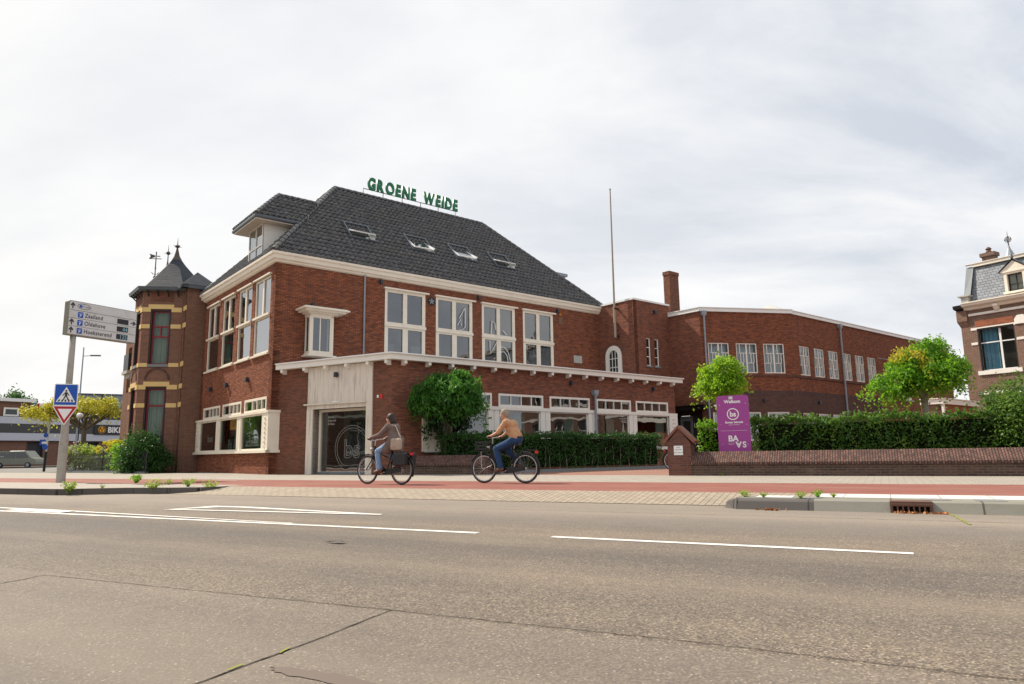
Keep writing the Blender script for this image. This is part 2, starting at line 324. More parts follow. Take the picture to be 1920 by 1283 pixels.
def slate(name, c1, c2, row=.16, wid=.28):
    m = mat(name, c1, .6, .3); n = NT(m); sp = n.n('ShaderNodeSeparateXYZ'); n.l(n.obj(), sp.inputs[0]); cb = n.n('ShaderNodeCombineXYZ')
    n.l(n.math('ADD', sp.outputs[0], sp.outputs[1]), cb.inputs[0]); n.l(sp.outputs[2], cb.inputs[1])
    o = n.n('ShaderNodeTexBrick'); o.inputs['Scale'].default_value = 1; o.inputs['Brick Width'].default_value = wid; o.inputs['Row Height'].default_value = row; o.inputs['Mortar Size'].default_value = .010
    o.inputs['Color1'].default_value = (*c1,1); o.inputs['Color2'].default_value = (*c2,1); o.inputs['Mortar'].default_value = (.02,.022,.026,1); n.l(cb.outputs[0], o.inputs[0])
    n.col(o.outputs['Color']); n.bump(n.math('SUBTRACT', 1, o.outputs['Fac']), .5, .01); return m
M_['slate'] = slate('blue grey slate', (.035,.043,.06), (.018,.024,.034)); M_['slate2'] = slate('grey mansard slate', (.23,.25,.28), (.16,.175,.20))
def tilemat():
    m = mat('glazed dark pantile', (.05,.05,.052), .33, .5); n = NT(m); v = n.obj()
    a = n.noise(v, 6, 3, .7); c = n.ramp(a, [(.3,(.026,.026,.029)),(.5,(.062,.063,.067)),(.72,(.17,.17,.165))])
    mo = n.noise(v, .9, 5, .7, loc=(2,2,2)); c = n.mix(n.rng(mo, .56, .75, 0, .5), c, (.10,.095,.05)); n.col(c)
    n.l(n.rng(a, .3, .7, .16, .45), n.b.inputs['Roughness']); return m
M_['tile'] = tilemat()
def paving(name, c1, c2, jo, wid, row, mort=.006, rough=.8, off=.5, dirt=(.3,.27,.22), damt=.35, rot=0):
    m = mat(name, c1, rough, .25); n = NT(m); v = n.obj(); vec = v
    if rot:
        mp = n.n('ShaderNodeMapping'); mp.inputs['Rotation'].default_value = (0,0,R_(rot)); n.l(v, mp.inputs[0]); vec = mp.outputs[0]
    o = n.n('ShaderNodeTexBrick'); o.offset = off; o.inputs['Scale'].default_value = 1; o.inputs['Brick Width'].default_value = wid; o.inputs['Row Height'].default_value = row; o.inputs['Mortar Size'].default_value = mort
    o.inputs['Color1'].default_value = (*c1,1); o.inputs['Color2'].default_value = (*c2,1); o.inputs['Mortar'].default_value = (*jo,1); n.l(vec, o.inputs[0])
    c = n.mix(n.rng(n.noise(v, .8, 6, .65, sc=(.5,1.4,1)), .42, .75, 0, damt), o.outputs['Color'], dirt)
    c = n.mix(n.rng(n.noise(v, 60, 3, .7), .4, .8, 0, .25), c, (.1,.09,.08))
    n.col(c); n.bump(n.math('SUBTRACT', 1, o.outputs['Fac']), .3, .006); return m
M_['tiles'] = paving('grey paving slabs', (.31,.275,.235), (.355,.32,.275), (.15,.13,.105), .3, .3)
M_['redpath'] = paving('red cycle path slabs', (.21,.066,.05), (.25,.082,.062), (.17,.08,.06), .3, .3, .005, dirt=(.29,.16,.12), damt=.6)
M_['clinker'] = paving('buff clinker paving', (.36,.295,.225), (.29,.24,.185), (.13,.105,.08), .21, .105, .008, dirt=(.30,.26,.20), damt=.4, rot=90)
M_['redyard'] = paving('red brick yard paving', (.26,.12,.085), (.31,.15,.11), (.2,.12,.09), .21, .07, .006)
M_['whitestrip'] = paving('white edging slabs', (.66,.65,.62), (.60,.59,.56), (.3,.28,.25), .6, .4, .008, off=0, damt=.3)
M_['kerb'] = paving('concrete kerb', (.27,.26,.22), (.23,.22,.19), (.08,.07,.06), 1.0, 2.0, .012, off=0, dirt=(.14,.13,.08), damt=.8)
M_['kerbdark'] = paving('dark wet kerb', (.10,.09,.085), (.08,.072,.07), (.03,.03,.03), 1.0, 2.0, .012, off=0, dirt=(.16,.14,.12), damt=.5)  # much darker tone than the concrete kerb
def asphalt(name, far=False):
    m = mat(name, (.2,.19,.17), .8, .18); n = NT(m); v = n.obj()
    st = n.n('ShaderNodeTexVoronoi'); st.inputs['Scale'].default_value = 95; n.l(v, st.inputs[0])
    stc = n.ramp(st.outputs['Color'], [(.0,(.055,.048,.042)),(.35,(.15,.122,.098)),(.62,(.24,.195,.15)),(.86,(.36,.295,.225)),(1,(.52,.47,.39))])
    st2 = n.n('ShaderNodeTexVoronoi'); st2.inputs['Scale'].default_value = 52; n.l(v, st2.inputs[0])
    base = n.mix(n.rng(st2.outputs['Distance'], .22, .38, .9, 0), stc, n.ramp(st2.outputs['Color'], [(0,(.04,.035,.03)),(.45,(.14,.115,.09)),(.75,(.28,.225,.165)),(1,(.85,.76,.62))]))
    fine = n.noise(v, 18, 6, .75); base = n.mix(n.rng(fine, .35, .7, .35, 0), base, (.09,.08,.072))
    # wheel tracks run along x: worn darker, and paler tan between
    tr = n.noise(v, 1, 5, .6, sc=(.035,.62,1), loc=(3,.35,0)); base = n.mix(n.rng(tr, .36, .62, .62, 0), base, (.085,.082,.085))
    tn = n.noise(v, 1, 5, .6, sc=(.05,.8,1), loc=(9,4,0)); base = n.mix(n.rng(tn, .48, .70, 0, .5), base, (.29,.24,.185))
    bl = n.noise(v, .55, 6, .65); base = n.mix(n.rng(bl, .35, .7, .4, 0), base, (.085,.08,.078))
    sp = n.n('ShaderNodeSeparateXYZ'); n.l(v, sp.inputs[0])
    near = n.rng(sp.outputs[1], 3.10, 3.15, 1, 0); base = n.mix(n.math('MULTIPLY', near, .30), base, (.22,.19,.165))
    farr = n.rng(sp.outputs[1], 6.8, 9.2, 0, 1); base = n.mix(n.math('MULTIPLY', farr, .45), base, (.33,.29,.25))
    blot = n.noise(v, 3.2, 5, .7, sc=(.6,1,1)); base = n.mix(n.rng(blot, .55, .8, 0, .3), base, (.07,.062,.055))
    s3 = n.n('ShaderNodeTexVoronoi'); s3.inputs['Scale'].default_value = 62; n.l(v, s3.inputs[0]); s3c = n.n('ShaderNodeSeparateColor'); n.l(s3.outputs['Color'], s3c.inputs[0])
    sz = n.rng(s3c.outputs[0], .45, 1, 0, .34); base = n.mix(n.math('MULTIPLY', n.math('GREATER_THAN', sz, s3.outputs['Distance']), .5), base, n.ramp(s3c.outputs[1], [(0,(.5,.44,.36)),(.5,(.36,.30,.23)),(.8,(.62,.58,.52)),(1,(.05,.045,.04))]))
    base = n.mix(1, base, (.96,.93,.90), 'MULTIPLY')
    n.col(base); n.bump(n.math('ADD', st2.outputs['Distance'], fine), .35, .006); return m
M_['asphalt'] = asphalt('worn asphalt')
M_['marking'] = paint('road paint', (.72,.70,.66), .6, .8, (.33,.29,.25), sc=5)
M_['crack'] = mat('crack', (.02,.018,.016), .95, .1)
M_['moss'] = mat('moss', (.22,.24,.05), .95, .1)
M_['rust'] = paint('rusty iron', (.13,.065,.045), .7, .6, (.05,.03,.025), sc=12)
# ================================================================= ground
FW0 = FR((0, 0, 0), 117.83)                                      # x along the road to the right, y away from the camera
RZ0 = -.14                                                       # carriageway level; pavements are at 0
def sheet(name, poly, z, m, parent=None, kind='structure', M=FW0, h=0):
    mb = MB()
    if h: mb.prism(poly, z - h, z)
    else: mb.add([(x, y, z) for x, y in poly], [tuple(range(len(poly)))])
    o = mb.build(name, m, parent, M)
    if kind and not parent: o['kind'] = kind
    return o
sheet('ground', [(-900,-500),(900,-500),(900,900),(-900,900)], RZ0-.006, mat('far ground', (.16,.15,.135), .9))
road = sheet('road', [(-120,-30),(60,-30),(60,12.2),(-120,12.2)], RZ0, M_['asphalt'])
def mk(name, poly, m, z=.004): return sheet(name, poly, RZ0+z, m, road)
def strip(name, x0, x1, y, w, m, z=.004, jag=0):
    n = max(2, int((x1-x0)/.12)) if jag else 2
    xs = np.linspace(x0, x1, n); a = [(x, y + w/2 + (random.uniform(-1,1)*jag)) for x in xs]; b = [(x, y - w/2 + (random.uniform(-1,1)*jag)) for x in xs]
    return mk(name, b + a[::-1], m, z)
strip('lane_line', -3.0, .12, 6.47, .10, M_['marking'], jag=.003)
strip('lane_line', -60, -3.87, 6.50, .105, M_['marking'], jag=.004)
mk('lane_line', [(-60,6.86),(-12.4,6.84),(-6.6,6.555),(-6.6,6.60),(-12.4,6.95),(-60,6.97)], M_['marking'], .008)
mk('hatching', [(-13.05,6.555),(-11.5,6.555),(-11.6,6.86),(-13.15,6.86)], M_['marking'], .012)
mk('arrow_outline', [(-10.45,7.58),(-10.0,8.33),(-9.6,8.36),(-6.35,7.98),(-6.35,8.06),(-9.5,8.52),(-10.35,8.50)], M_['marking'], .004)
mk('arrow_outline', [(-10.45,7.58),(-6.3,7.93),(-6.35,8.05),(-10.3,7.70)], M_['marking'], .008)
def crack(name, pts, w, m, z=.003, rough=.012):
    P = [Vector((a, b, 0)) for a, b in pts]; Q = []
    for i in range(len(P)-1):
        n = max(1, int((P[i+1]-P[i]).length/.05))
        for k in range(n): Q.append(P[i].lerp(P[i+1], k/n))
    Q.append(P[-1]); A = []; B = []
    for i, q in enumerate(Q):
        d = (Q[min(i+1,len(Q)-1)] - Q[max(i-1,0)]).normalized(); nn = Vector((-d.y, d.x, 0)); o = random.uniform(-rough, rough)
        A.append(q + nn*(w/2*random.uniform(.5,1.3)+o)); B.append(q - nn*(w/2*random.uniform(.5,1.3)-o))
    return mk(name, [(p.x,p.y) for p in A] + [(p.x,p.y) for p in B[::-1]], m, z)
crack('seam', [(-5.45,3.04),(-2.76,3.14),(-.86,3.185),(3,3.12),(9,3.1)], .006, M_['crack'], rough=.006)
crack('seam', [(-5.38,2.72),(-5.45,3.04)], .012, M_['crack']); crack('seam', [(-5.6,2.0),(-5.38,2.72)], .012, M_['crack'])
crack('seam', [(-2.42,3.15),(-2.36,2.6),(-2.30,1.6),(-2.28,.9)], .009, M_['crack'], rough=.002)
for a, b in ((2.28,2.36),(2.02,2.10)): crack('moss_line', [(-2.355,b),(-2.335,a)], .016, M_['moss'], .006, .006)
crack('seam', [(-6.9,9.33),(-3.5,9.40),(-.5,9.42),(3,9.4)], .012, M_['crack'], rough=.005)
crack('moss_line', [(.64,10.45),(.72,9.05)], .03, M_['moss'], .006, .01)
st = [(-1.93+.30*math.cos(t)*random.uniform(.86,1.1), 2.12+.05*math.sin(t)*random.uniform(.7,1.2)) for t in np.linspace(0, 6.1, 40)]
mk('stain', st, mat('dark red stain', (.13,.10,.082), .8), .003)
mk('stain', [(-1.66+.10*math.cos(t)*random.uniform(.7,1.1), 2.05+.03*math.sin(t)) for t in np.linspace(0, 6, 14)], bpy.data.materials['dark red stain'], .003)
# ramp and pavement
rmb = MB(); rmb.add([(-16.5,10.98,RZ0+.004),(-1.9,10.98,RZ0+.004),(-1.5,12.02,.0),(-14.3,12.02,.0)], [(0,1,2,3)]); o = rmb.build('crossing_ramp', M_['clinker'], None, FW0, kind='structure')
crack('seam', [(-12.2,10.97),(-8,10.98),(-3,10.98),(-1.75,10.97)], .02, M_['crack'], .006, .006)
LK = [(-90,9.0),(-25,9.75),(-20,9.88),(-17.5,9.95),(-16.3,10.85),(-15.1,11.12),(-14.45,11.4),(-14.25,11.8),(-14.3,12.2)]   # left kerb line
sheet('pavement', LK + [(-14.3,12.62),(-90,12.62)], 0, M_['tiles'], h=.2)
for i in range(len(LK)-1):                                        # kerb stones follow that line
    pass
kb = MB()
for (a, b) in zip(LK[:-1], LK[1:]):
    d = Vector((b[0]-a[0], b[1]-a[1], 0)).normalized(); n = Vector((d.y, -d.x, 0))*.13
    kb.prism([(a[0],a[1]),(b[0],b[1]),(b[0]+n.x,b[1]+n.y),(a[0]+n.x,a[1]+n.y)][::-1], RZ0-.03, .003)
kb.build('kerb', M_['kerbdark'], None, FW0, kind='structure')
cp = MB(); RP0, RP1 = 12.02, 15.6
sheet('cycle_path', [(-120,12.62),(-14.3,12.62),(-14.3,12.02),(60,12.02),(60,15.6),(-20,15.6),(-120,15.35)], .0, M_['redpath'], h=.1)
sheet('pavement', [(-120,15.35),(-20,15.6),(60,15.6),(60,20.3),(-9.5,20.3),(-12,21.9),(-120,24.5)], .0, M_['tiles'], h=.1)
sheet('yard', [(-12.4,20.3),(30,20.3),(60,60),(-26,70),(-26,21)], -.004, M_['redyard'], h=.1)
mk2 = sheet('path_mark', [(-18.2,14.9),(-17.4,15.0),(-17.4,15.1),(-18.2,15.0)], .004, M_['marking'], None)
for x, y in ((-19.6,16.2),(-21.2,16.9),(-22.8,17.4)): sheet('path_mark', [(x,y),(x+.9,y+.1),(x+.9,y+.22),(x,y+.12)], .004, M_['marking'], None)
# right hand kerb
kr = MB()
sec = [(10.42,RZ0-.03),(10.50,-.012),(10.53,0.002),(10.72,.004),(10.72,-.2)]
kd = MB(); kd.prof([(10.42,RZ0-.03),(10.50,-.03),(10.54,-.012),(10.72,.0),(10.72,-.2)], -1.95, -.93, None); kd.build('kerb', M_['kerbdark'], None, FW0, kind='structure')
kr.prof(sec, -.93, -.02, None); kr.prof(sec, .46, 40, None)
kr.build('kerb', M_['kerb'], None, FW0, kind='structure')
ke = MB(); ke.add([(-1.95,10.42,RZ0-.03),(-1.95,10.72,RZ0-.03),(-1.95,10.72,.004),(-1.95,10.5,-.01),(-2.14,10.6,RZ0-.03),(-2.14,10.95,RZ0-.03),(-2.14,10.95,-.04),(-2.14,10.72,-.06)],
    [(0,1,2,3),(4,7,6,5),(0,3,7,4),(3,2,6,7),(0,4,5,1)]); ke.build('kerb', M_['kerbdark'], None, FW0, kind='structure')
sheet('kerb_strip', [(-2.0,10.72),(40,10.72),(40,11.15),(-2.0,11.15)], .002, M_['kerb'], h=.1)
sheet('kerb_strip', [(-2.0,11.15),(-.95,11.15),(-.95,12.02),(-2.0,12.02)], .002, M_['clinker'], h=.1)
sheet('edge_strip', [(-.95,11.15),(40,11.15),(40,12.02),(-.95,12.02)], .002, M_['whitestrip'], h=.1)
dk = mat('dark slab', (.20,.20,.20), .85)
for x in (-1.75,): sheet('edge_slab', [(x,10.85),(x+.5,10.85),(x+.5,11.3),(x,11.3)], .006, M_['whitestrip'], None)
for x in (-1.2,.35,.95,1.7,2.6): sheet('edge_slab', [(x,10.78),(x+.34,10.78),(x+.34,11.12),(x,11.12)], .006, dk, None)
# storm drain
DR = thing('storm_drain', 'rusty kerb inlet grate with leaves caught in its slots', 'drain', FW0 @ T(-.02, 10.42, RZ0))
d = MB(); d.box(0,.48,.0,.32,.115,.146); d.box(0,.48,-.012,.06,.085,.118); d.box(0,.02,-.01,.3,0,.09); d.box(.46,.48,-.01,.3,0,.09); d.box(0,.48,-.01,.04,-.02,.012)
d.build('housing', M_['rust'], DR, bevel=.004)
d = MB()
for i in range(8): d.box(.025+i*.061-.009, .025+i*.061+.009, -.006, .012, .01, .088)
d.build('grate', M_['rust'], DR)
d = MB(); d.box(.02,.46,.05,.31,.0,.085); d.build('shaft', M_['crack'], DR)
# ================================================================= building helpers
def wall(name, m, M, L, z0, z1, ops=(), t=.3, parent=None, x0=0):
    xs = sorted({x0, L} | {q for o in ops for q in (o[0], o[1])}); zs = sorted({z0, z1} | {q for o in ops for q in (o[2], o[3])})
    mb = MB()
    def hole(a, b, c, d): return any(o[0]-1e-6 <= a and b <= o[1]+1e-6 and o[2]-1e-6 <= c and d <= o[3]+1e-6 for o in ops)
    for i in range(len(xs)-1):
        for j in range(len(zs)-1):
            a, b, c, d = xs[i], xs[i+1], zs[j], zs[j+1]
            if hole(a, b, c, d): continue
            mb.add([(a,0,c),(b,0,c),(b,0,d),(a,0,d),(a,t,c),(b,t,c),(b,t,d),(a,t,d)], [(0,1,2,3),(7,6,5,4)])
    for o in ops:
        a, b, c, d = o[:4]; mb.add([(a,0,c),(b,0,c),(b,0,d),(a,0,d),(a,t,c),(b,t,c),(b,t,d),(a,t,d)], [(0,4,5,1),(1,5,6,2),(2,6,7,3),(3,7,4,0)])
    mb.add([(x0,0,z0),(L,0,z0),(L,0,z1),(x0,0,z1),(x0,t,z0),(L,t,z0),(L,t,z1),(x0,t,z1)], [(0,3,7,4),(1,5,6,2),(3,2,6,7)])
    me = bpy.data.meshes.new(name); me.from_pydata(mb.v, [], mb.f); me.materials.append(m)
    return put(bpy.data.objects.new(name, me), parent, M)
def window(M, x0, x1, z0, z1, parent, y=.08, fw=.07, vs=(), hs=(), mw=.05, segs=(), m='cream', g='glass', d=.06, name='window', extra=None):
    mb = MB(); mb.box(x0,x0+fw,y,y+d,z0,z1); mb.box(x1-fw,x1,y,y+d,z0,z1); mb.box(x0+fw,x1-fw,y,y+d,z0,z0+fw); mb.box(x0+fw,x1-fw,y,y+d,z1-fw,z1)
    for v in vs:
        v = v if isinstance(v, tuple) else (v, z0+fw, z1-fw, mw); mb.box(v[0]-v[3]/2, v[0]+v[3]/2, y+.002, y+d-.004, v[1], v[2])
    for h in hs:
        h = h if isinstance(h, tuple) else (h, x0+fw, x1-fw, mw); mb.box(h[1], h[2], y+.005, y+d-.008, h[0]-h[3]/2, h[0]+h[3]/2)
    if extra: extra(mb)
    w = mb.build(name, M_[m], parent, M)
    p = MB(); p.add([(x0+fw*.5,y+d*.6,z0+fw*.5),(x1-fw*.5,y+d*.6,z0+fw*.5),(x1-fw*.5,y+d*.6,z1-fw*.5),(x0+fw*.5,y+d*.6,z1-fw*.5)], [(0,1,2,3)])
    me = bpy.data.meshes.new('pane'); me.from_pydata(p.v, [], p.f); me.materials.append(M_[g]); put(bpy.data.objects.new('pane', me), w, M)
    return w
def lampbox(M, x, z, parent, y=0, w=.13, h=.19, name='wall_lamp'):
    mb = MB(); mb.box(x-w/2, x+w/2, y-.15, y-.03, z-h/2, z+h/2); mb.box(x-.03, x+.03, y-.03, y, z-.04, z+.04); return mb.build(name, M_['lampbox'], parent, M, bevel=.006)
def downpipe(M, x, z0, z1, parent, y=-.09, r=.045, hop=True, name='downpipe'):
    mb = MB()
    mb.tube([(x,y,z0),(x,y,z1-.5),(x,y+.0,z1-.3)], r, 10)
    for z in np.arange(z0+.8, z1-.6, 1.8): mb.lathe([(r+.008,-.03),(r+.008,.03)], 10, T(x,y,z)); mb.box(x-.02,x+.02,y,0,z-.015,z+.015)
    if hop: mb.add([(x-.15,y-.10,z1),(x+.15,y-.10,z1),(x+.15,0,z1),(x-.15,0,z1),(x-.13,y-.09,z1-.18),(x+.13,y-.09,z1-.18),(x+.13,0,z1-.18),(x-.13,0,z1-.18),(x-.05,y-.05,z1-.32),(x+.05,y-.05,z1-.32),(x+.05,y+.05,z1-.32),(x-.05,y+.05,z1-.32)],
        [(0,1,2,3),(0,4,5,1),(1,5,6,2),(2,6,7,3),(3,7,4,0),(4,8,9,5),(5,9,10,6),(6,10,11,7),(7,11,8,4)])
    else: mb.tube([(x,y,z1-.3),(x,y+.02,z1)], r, 10)
    return mb.build(name, M_['zinc'], parent, M, smooth=False)
def tiles(name, M, lf, rt, vmax, tw=.25, th=.34, amp=.055, mat_='tile', parent=None, sub=6):
    """pantiles on a slope: x along the eave, y up the slope, z normal; lf(v), rt(v) bound each course"""
    V = []; F = []; n = int(math.ceil(vmax/th)); ph = np.array([0,.12,.30,.5,.62,.75,.88,1.0])[:-1]; pz = np.array([1.0,.72,.12,-.18,-.12,.25,.8])
    u0 = min(lf(0), lf(vmax)); u1 = max(rt(0), rt(vmax))
    base = np.concatenate([np.floor(u0/tw)*tw + k*tw + ph*tw for k in range(int((u1-u0)/tw)+3)]); prof = np.tile(pz, int((u1-u0)/tw)+3)*amp
    for j in range(n):
        v0 = j*th; v1 = min(v0+th+.05, vmax); a0, b0, a1, b1 = lf(v0), rt(v0), lf(min(v1,vmax)), rt(min(v1,vmax))
        lo, hi = min(a0,a1)-.05, max(b0,b1)+.05; sel = (base >= lo) & (base <= hi); us = base[sel]; ws = prof[sel] + RNG.uniform(-.004,.004)
        if len(us) < 2: continue
        rows = []
        for (v, a, b, dz) in ((v0-.004, a0, b0, .012), (v0, a0, b0, .078), (v1, a1, b1, .006)):
            r = len(V)
            for u, w in zip(us, ws): V.append((min(max(u, a), b), v, dz + (w if dz > .02 or v == v1 else w)))
            rows.append(r)
        k = len(us)
        for r, q in ((rows[0], rows[1]), (rows[1], rows[2])):
            for i in range(k-1): F.append((r+i, r+i+1, q+i+1, q+i))
    return npmesh(name, V, F, M_[mat_], parent, M, smooth=False)
def ridge(name, pts, parent, M, step=.36, r=.115, m='tile'):
    """overlapping half-round cap tiles along a 3d line"""
    mb = MB()
    for a, b in pts:
        a = Vector(a); b = Vector(b); L = (b-a).length; d = (b-a)/L; n = max(1, int(L/step))
        for i in range(n):
            p = a + d*(i*L/n - .02); q = a + d*((i+1)*L/n + .04); z = Vector((0,0,1)); up = (z - d*z.dot(d)).normalized(); sd_ = d.cross(up)
            vs = []; 
            for P, rr in ((p, r*1.12), (q, r*.92)):
                for k in range(9): t = math.pi*(k/8*1.16-.08); vs.append(P + sd_*math.cos(t)*rr + up*(math.sin(t)*rr))
            fs = [(k, k+1, 10+k, 9+k) for k in range(8)] + [tuple(range(9)), tuple(range(9,18))]
            mb.add(vs, fs)
    return mb.build(name, M_[m], parent, M, smooth=False)
def slopeM(M, p, xdir, updir):                                    # frame on a roof slope from local vectors
    x = Vector(xdir).normalized(); y = Vector(updir).normalized(); z = x.cross(y)
    return M @ Matrix(((x.x,y.x,z.x,p[0]),(x.y,y.y,z.y,p[1]),(x.z,y.z,z.z,p[2]),(0,0,0,1)))
# ================================================================= corner office building
A = (-9.75, 28.07, 0); FA = FR(A, AU)
OB = thing('office_building', 'red brick corner office with a dark hipped pantile roof and low front extension', 'building', FA)
LV = 9.85; LU = 19.3
FL = FA @ T(0, LV, 0) @ RZ(-90)                                   # street facade: x from its far end to the corner
fx = lambda v: LV - v
# --- street side wall
up = [(.53,2.40),(2.78,4.55),(5.08,6.85),(7.35,9.2)]; trn = [(.45,3.08),(3.50,6.10),(6.50,9.14)]
ops = [(fx(b), fx(a), 4.98, 8.30) for a, b in up] + [(fx(b), fx(a), 2.56, 3.14) for a, b in trn] + [(fx(9.45), fx(.68), .98, 2.46)]
wall('street_wall', M_['brick'], FL, LV, 0, 8.78, ops, .3, OB)
for a, b in up:
    x0, x1 = fx(b), fx(a); mid = (x0+x1)/2
    def ex(mb, x0=x0, x1=x1):
        mb.box(x0-.08, x1+.08, -.10, .03, 8.30, 8.36); mb.box(x0-.07, x1+.07, -.09, .06, 4.90, 4.98); mb.box(x0-.03, x1+.03, -.07, .10, 6.57, 6.66)
    window(FL, x0, x1, 4.98, 8.30, OB, y=.03, fw=.10, vs=[(mid, 6.66, 8.2, .16)], hs=[(6.60, x0+.1, x1-.1, .16)], g='glassbright', extra=ex, d=.08)
# one casement stands open
cs = MB(); x0 = fx(5.08)-.1; Mo = FL @ T(fx(5.08)-.1, .05, 0) @ RZ(-115+180-180)
bay = MB(); B0, B1 = fx(9.98), fx(-.02)
bay.box(B0-.06, B1+.05, -.13, 0, 2.46, 2.56); bay.box(B0-.10, B1+.10, -.17, 0, .86, .97)
bay.box(B1-.0, B1+.03, -.10, .42, .97, 2.46); bay.box(B1+.0, B1+.07, -.13, .44, 2.46, 2.56); bay.box(B1, B1+.10, -.17, .46, .86, .97)
bay.build('bay_frame', M_['cream'], OB, FL)
for q0, q1 in ((fx(10.0), fx(9.45)), (fx(.68), fx(0))):
    mb = MB(); mb.box(q0, q1, -.09, 0, .97, 2.46); c = (q0+q1)/2
    for k in range(7): mb.box(c-.07, c+.07, -.13, -.09, 1.10+k*.19, 1.15+k*.19)
    mb.build('notched_pier', M_['cream'], OB, FL)
for a, b in ((.68,3.28),(3.77,6.30),(6.75,9.45)):
    window(FL, fx(b), fx(a), .97, 2.46, OB, y=-.05, fw=.07, g='glass')
for a, b in ((3.28,3.77),(6.30,6.75)):
    mb = MB(); mb.box(fx(b), fx((a+b)/2)-.015, -.08, .1, .97, 2.46); mb.box(fx((a+b)/2)+.015, fx(a), -.08, .1, .97, 2.46); mb.box(fx(b)+.02, fx(a)-.02, -.05, .08, .97, 2.46); mb.build('bay_post', M_['cream'], OB, FL)
for a, b in trn:
    x0, x1 = fx(b), fx(a); w = x1-x0; g0, g1 = x0+.25*w*.35, x1-.05
    window(FL, x0, x1, 2.56, 3.14, OB, y=-.02, fw=.10, vs=[x0+w*k/4.6+.42 for k in (.95,1.9,2.85)], mw=.05, g='glassbright', d=.1)
for v in (8.0, 5.55, 2.75): lampbox(FL, fx(v), 4.02, OB, w=.2, h=.2)
po = MB(); po.box(fx(4.95), fx(3.85), .0, .008, 1.92, 2.40); po.build('window_poster', M_['orange'], OB, FL)
text('poster_lettering', 'TE HUUR\nOPEN', .13, FL @ T(fx(4.4), -.002, 2.2), M_['signtext'], OB, .002)
text('window_lettering', 'Bs &', .62, FL @ T(fx(4.6), .02, 1.08), M_['stone'], OB, .002, outline=.012)
text('window_lettering', 'baas', .5, FL @ T(fx(7.9), .02, 1.45), M_['stone'], OB, .002, outline=.010)
text('window_lettering', 'schmidt', .5, FL @ T(fx(2.0), .02, 1.15), M_['stone'], OB, .002, outline=.010)
# --- yard side wall
mw_ = [(5.10,7.28),(7.88,10.06),(10.66,12.84),(13.40,15.58)]
ops = [(a, b, 4.60, 8.28) for a, b in mw_] + [(1.34, 2.36, 5.0, 6.55)]
wall('yard_wall', M_['brick'], FA, LU, 0, 8.78, ops, .3, OB)
for a, b in mw_:
    mid = (a+b)/2
    def ex(mb, a=a, b=b, mid=mid):
        mb.box(a-.08, b+.16, -.12, .03, 8.28, 8.35); mb.box(a-.02, b+.02, -.06, .10, 6.55, 6.68)
        for p, q in ((a+.13, mid-.09), (mid+.09, b-.13)):          # sash frames of the four lights
            mb.box(p, p+.05, .0, .05, 4.65, 6.55); mb.box(q-.05, q, .0, .05, 4.65, 6.55); mb.box(p+.05, q-.05, .0, .05, 6.46, 6.55)
            mb.box(q-.045, q, .0, .05, 6.70, 8.15); mb.box(p, q-.045, .0, .05, 6.68, 6.75)
    window(FA, a, b, 4.60, 8.28, OB, y=.0, fw=.13, vs=[(mid, 4.7, 8.2, .18)], hs=[(6.62, a+.1, b-.1, .12)], g='glass', extra=ex, d=.10)
lampbox(FA, 4.85, 8.55, OB); lampbox(FA, 10.42, 8.55, OB); lampbox(FA, 15.9, 8.50, OB)
downpipe(FA, 4.03, 4.5, 8.85, OB, y=-.07, r=.04, hop=False)
mb = MB(); mb.lathe([(.20,0),(.20,.05),(.15,.05),(.15,.01)], 20, T(7.62,0,8.0) @ RX(90)); mb.build('wall_vent', M_['black'], OB, FA)
mb = MB(); [mb.add([(-.02,-.04,0),(.02,-.04,0),(.035,-.04,.14),(-.035,-.04,.14)], [(0,1,2,3)], T(7.62,0,8.0) @ RY(k*72)) for k in range(5)]; mb.build('vent_blades', M_['zinc'], OB, FA)
mb = MB(); mb.box(17.12, 17.76, -.012, 0, 5.70, 6.12); mb.build('stone_plaque', M_['stone'], OB, FA)
mb = MB(); mb.box(16.0, 16.3, -.03, 0, 7.78, 8.2); mb.build('wall_box', mat('rusty brown box', (.17,.09,.05), .7), OB, FA)
mb = MB(); mb.lathe([(.06,0),(.06,.06),(.03,.1)], 10, T(16.1,-.02,8.33) @ RX(90)); mb.build('alarm_light', mat('amber light', (.7,.25,.03), .3), OB, FA)
# other two walls, floors and inner partitions so the rooms read as rooms
wall('rear_wall', M_['brick'], FA @ T(LU, LV, 0) @ RZ(180), LU, 0, 8.78, (), .3, OB); wall('end_wall', M_['brick'], FA @ T(LU, 0, 0) @ RZ(90), LV-.02, 0, 8.78, (), .3, OB, x0=.32)
mb = MB(); mb.box(.31, LU-.31, .31, LV-.31, 4.30, 4.52); mb.box(.31, LU-.31, .31, LV-.31, -.02, .06); mb.box(.31, LU-.31, .31, LV-.31, 8.45, 8.6); mb.build('floor_slab', M_['plaster'], OB, FA)
mb = MB(); mb.box(.35, 9.2, 5.2, 5.3, 0, 8.4); mb.box(4.0, 4.1, .35, 5.2, 0, 8.4); mb.box(12.95, 13.05, .35, 9.5, 0, 8.4); mb.build('partition_wall', M_['plaster'], OB, FA)
for a, b in mw_[:2]:                                              # pale blinds and desks behind the glass
    mb = MB(); mb.box(a+.2, b-.2, 2.6, 2.62, 4.6, 6.2); mb.build('room_divider', M_['blind'], OB, FA)
for x, z in ((14.1,5.9),(15.2,6.1),(14.6,5.75)):
    mb = MB(); mb.lathe([(.02,.6),(.02,.12),(.16,-.1),(.17,-.12),(.0,-.08)], 14, T(x,1.2,z)); mb.build('pendant_lamp', M_['purewhite'], OB, FA)
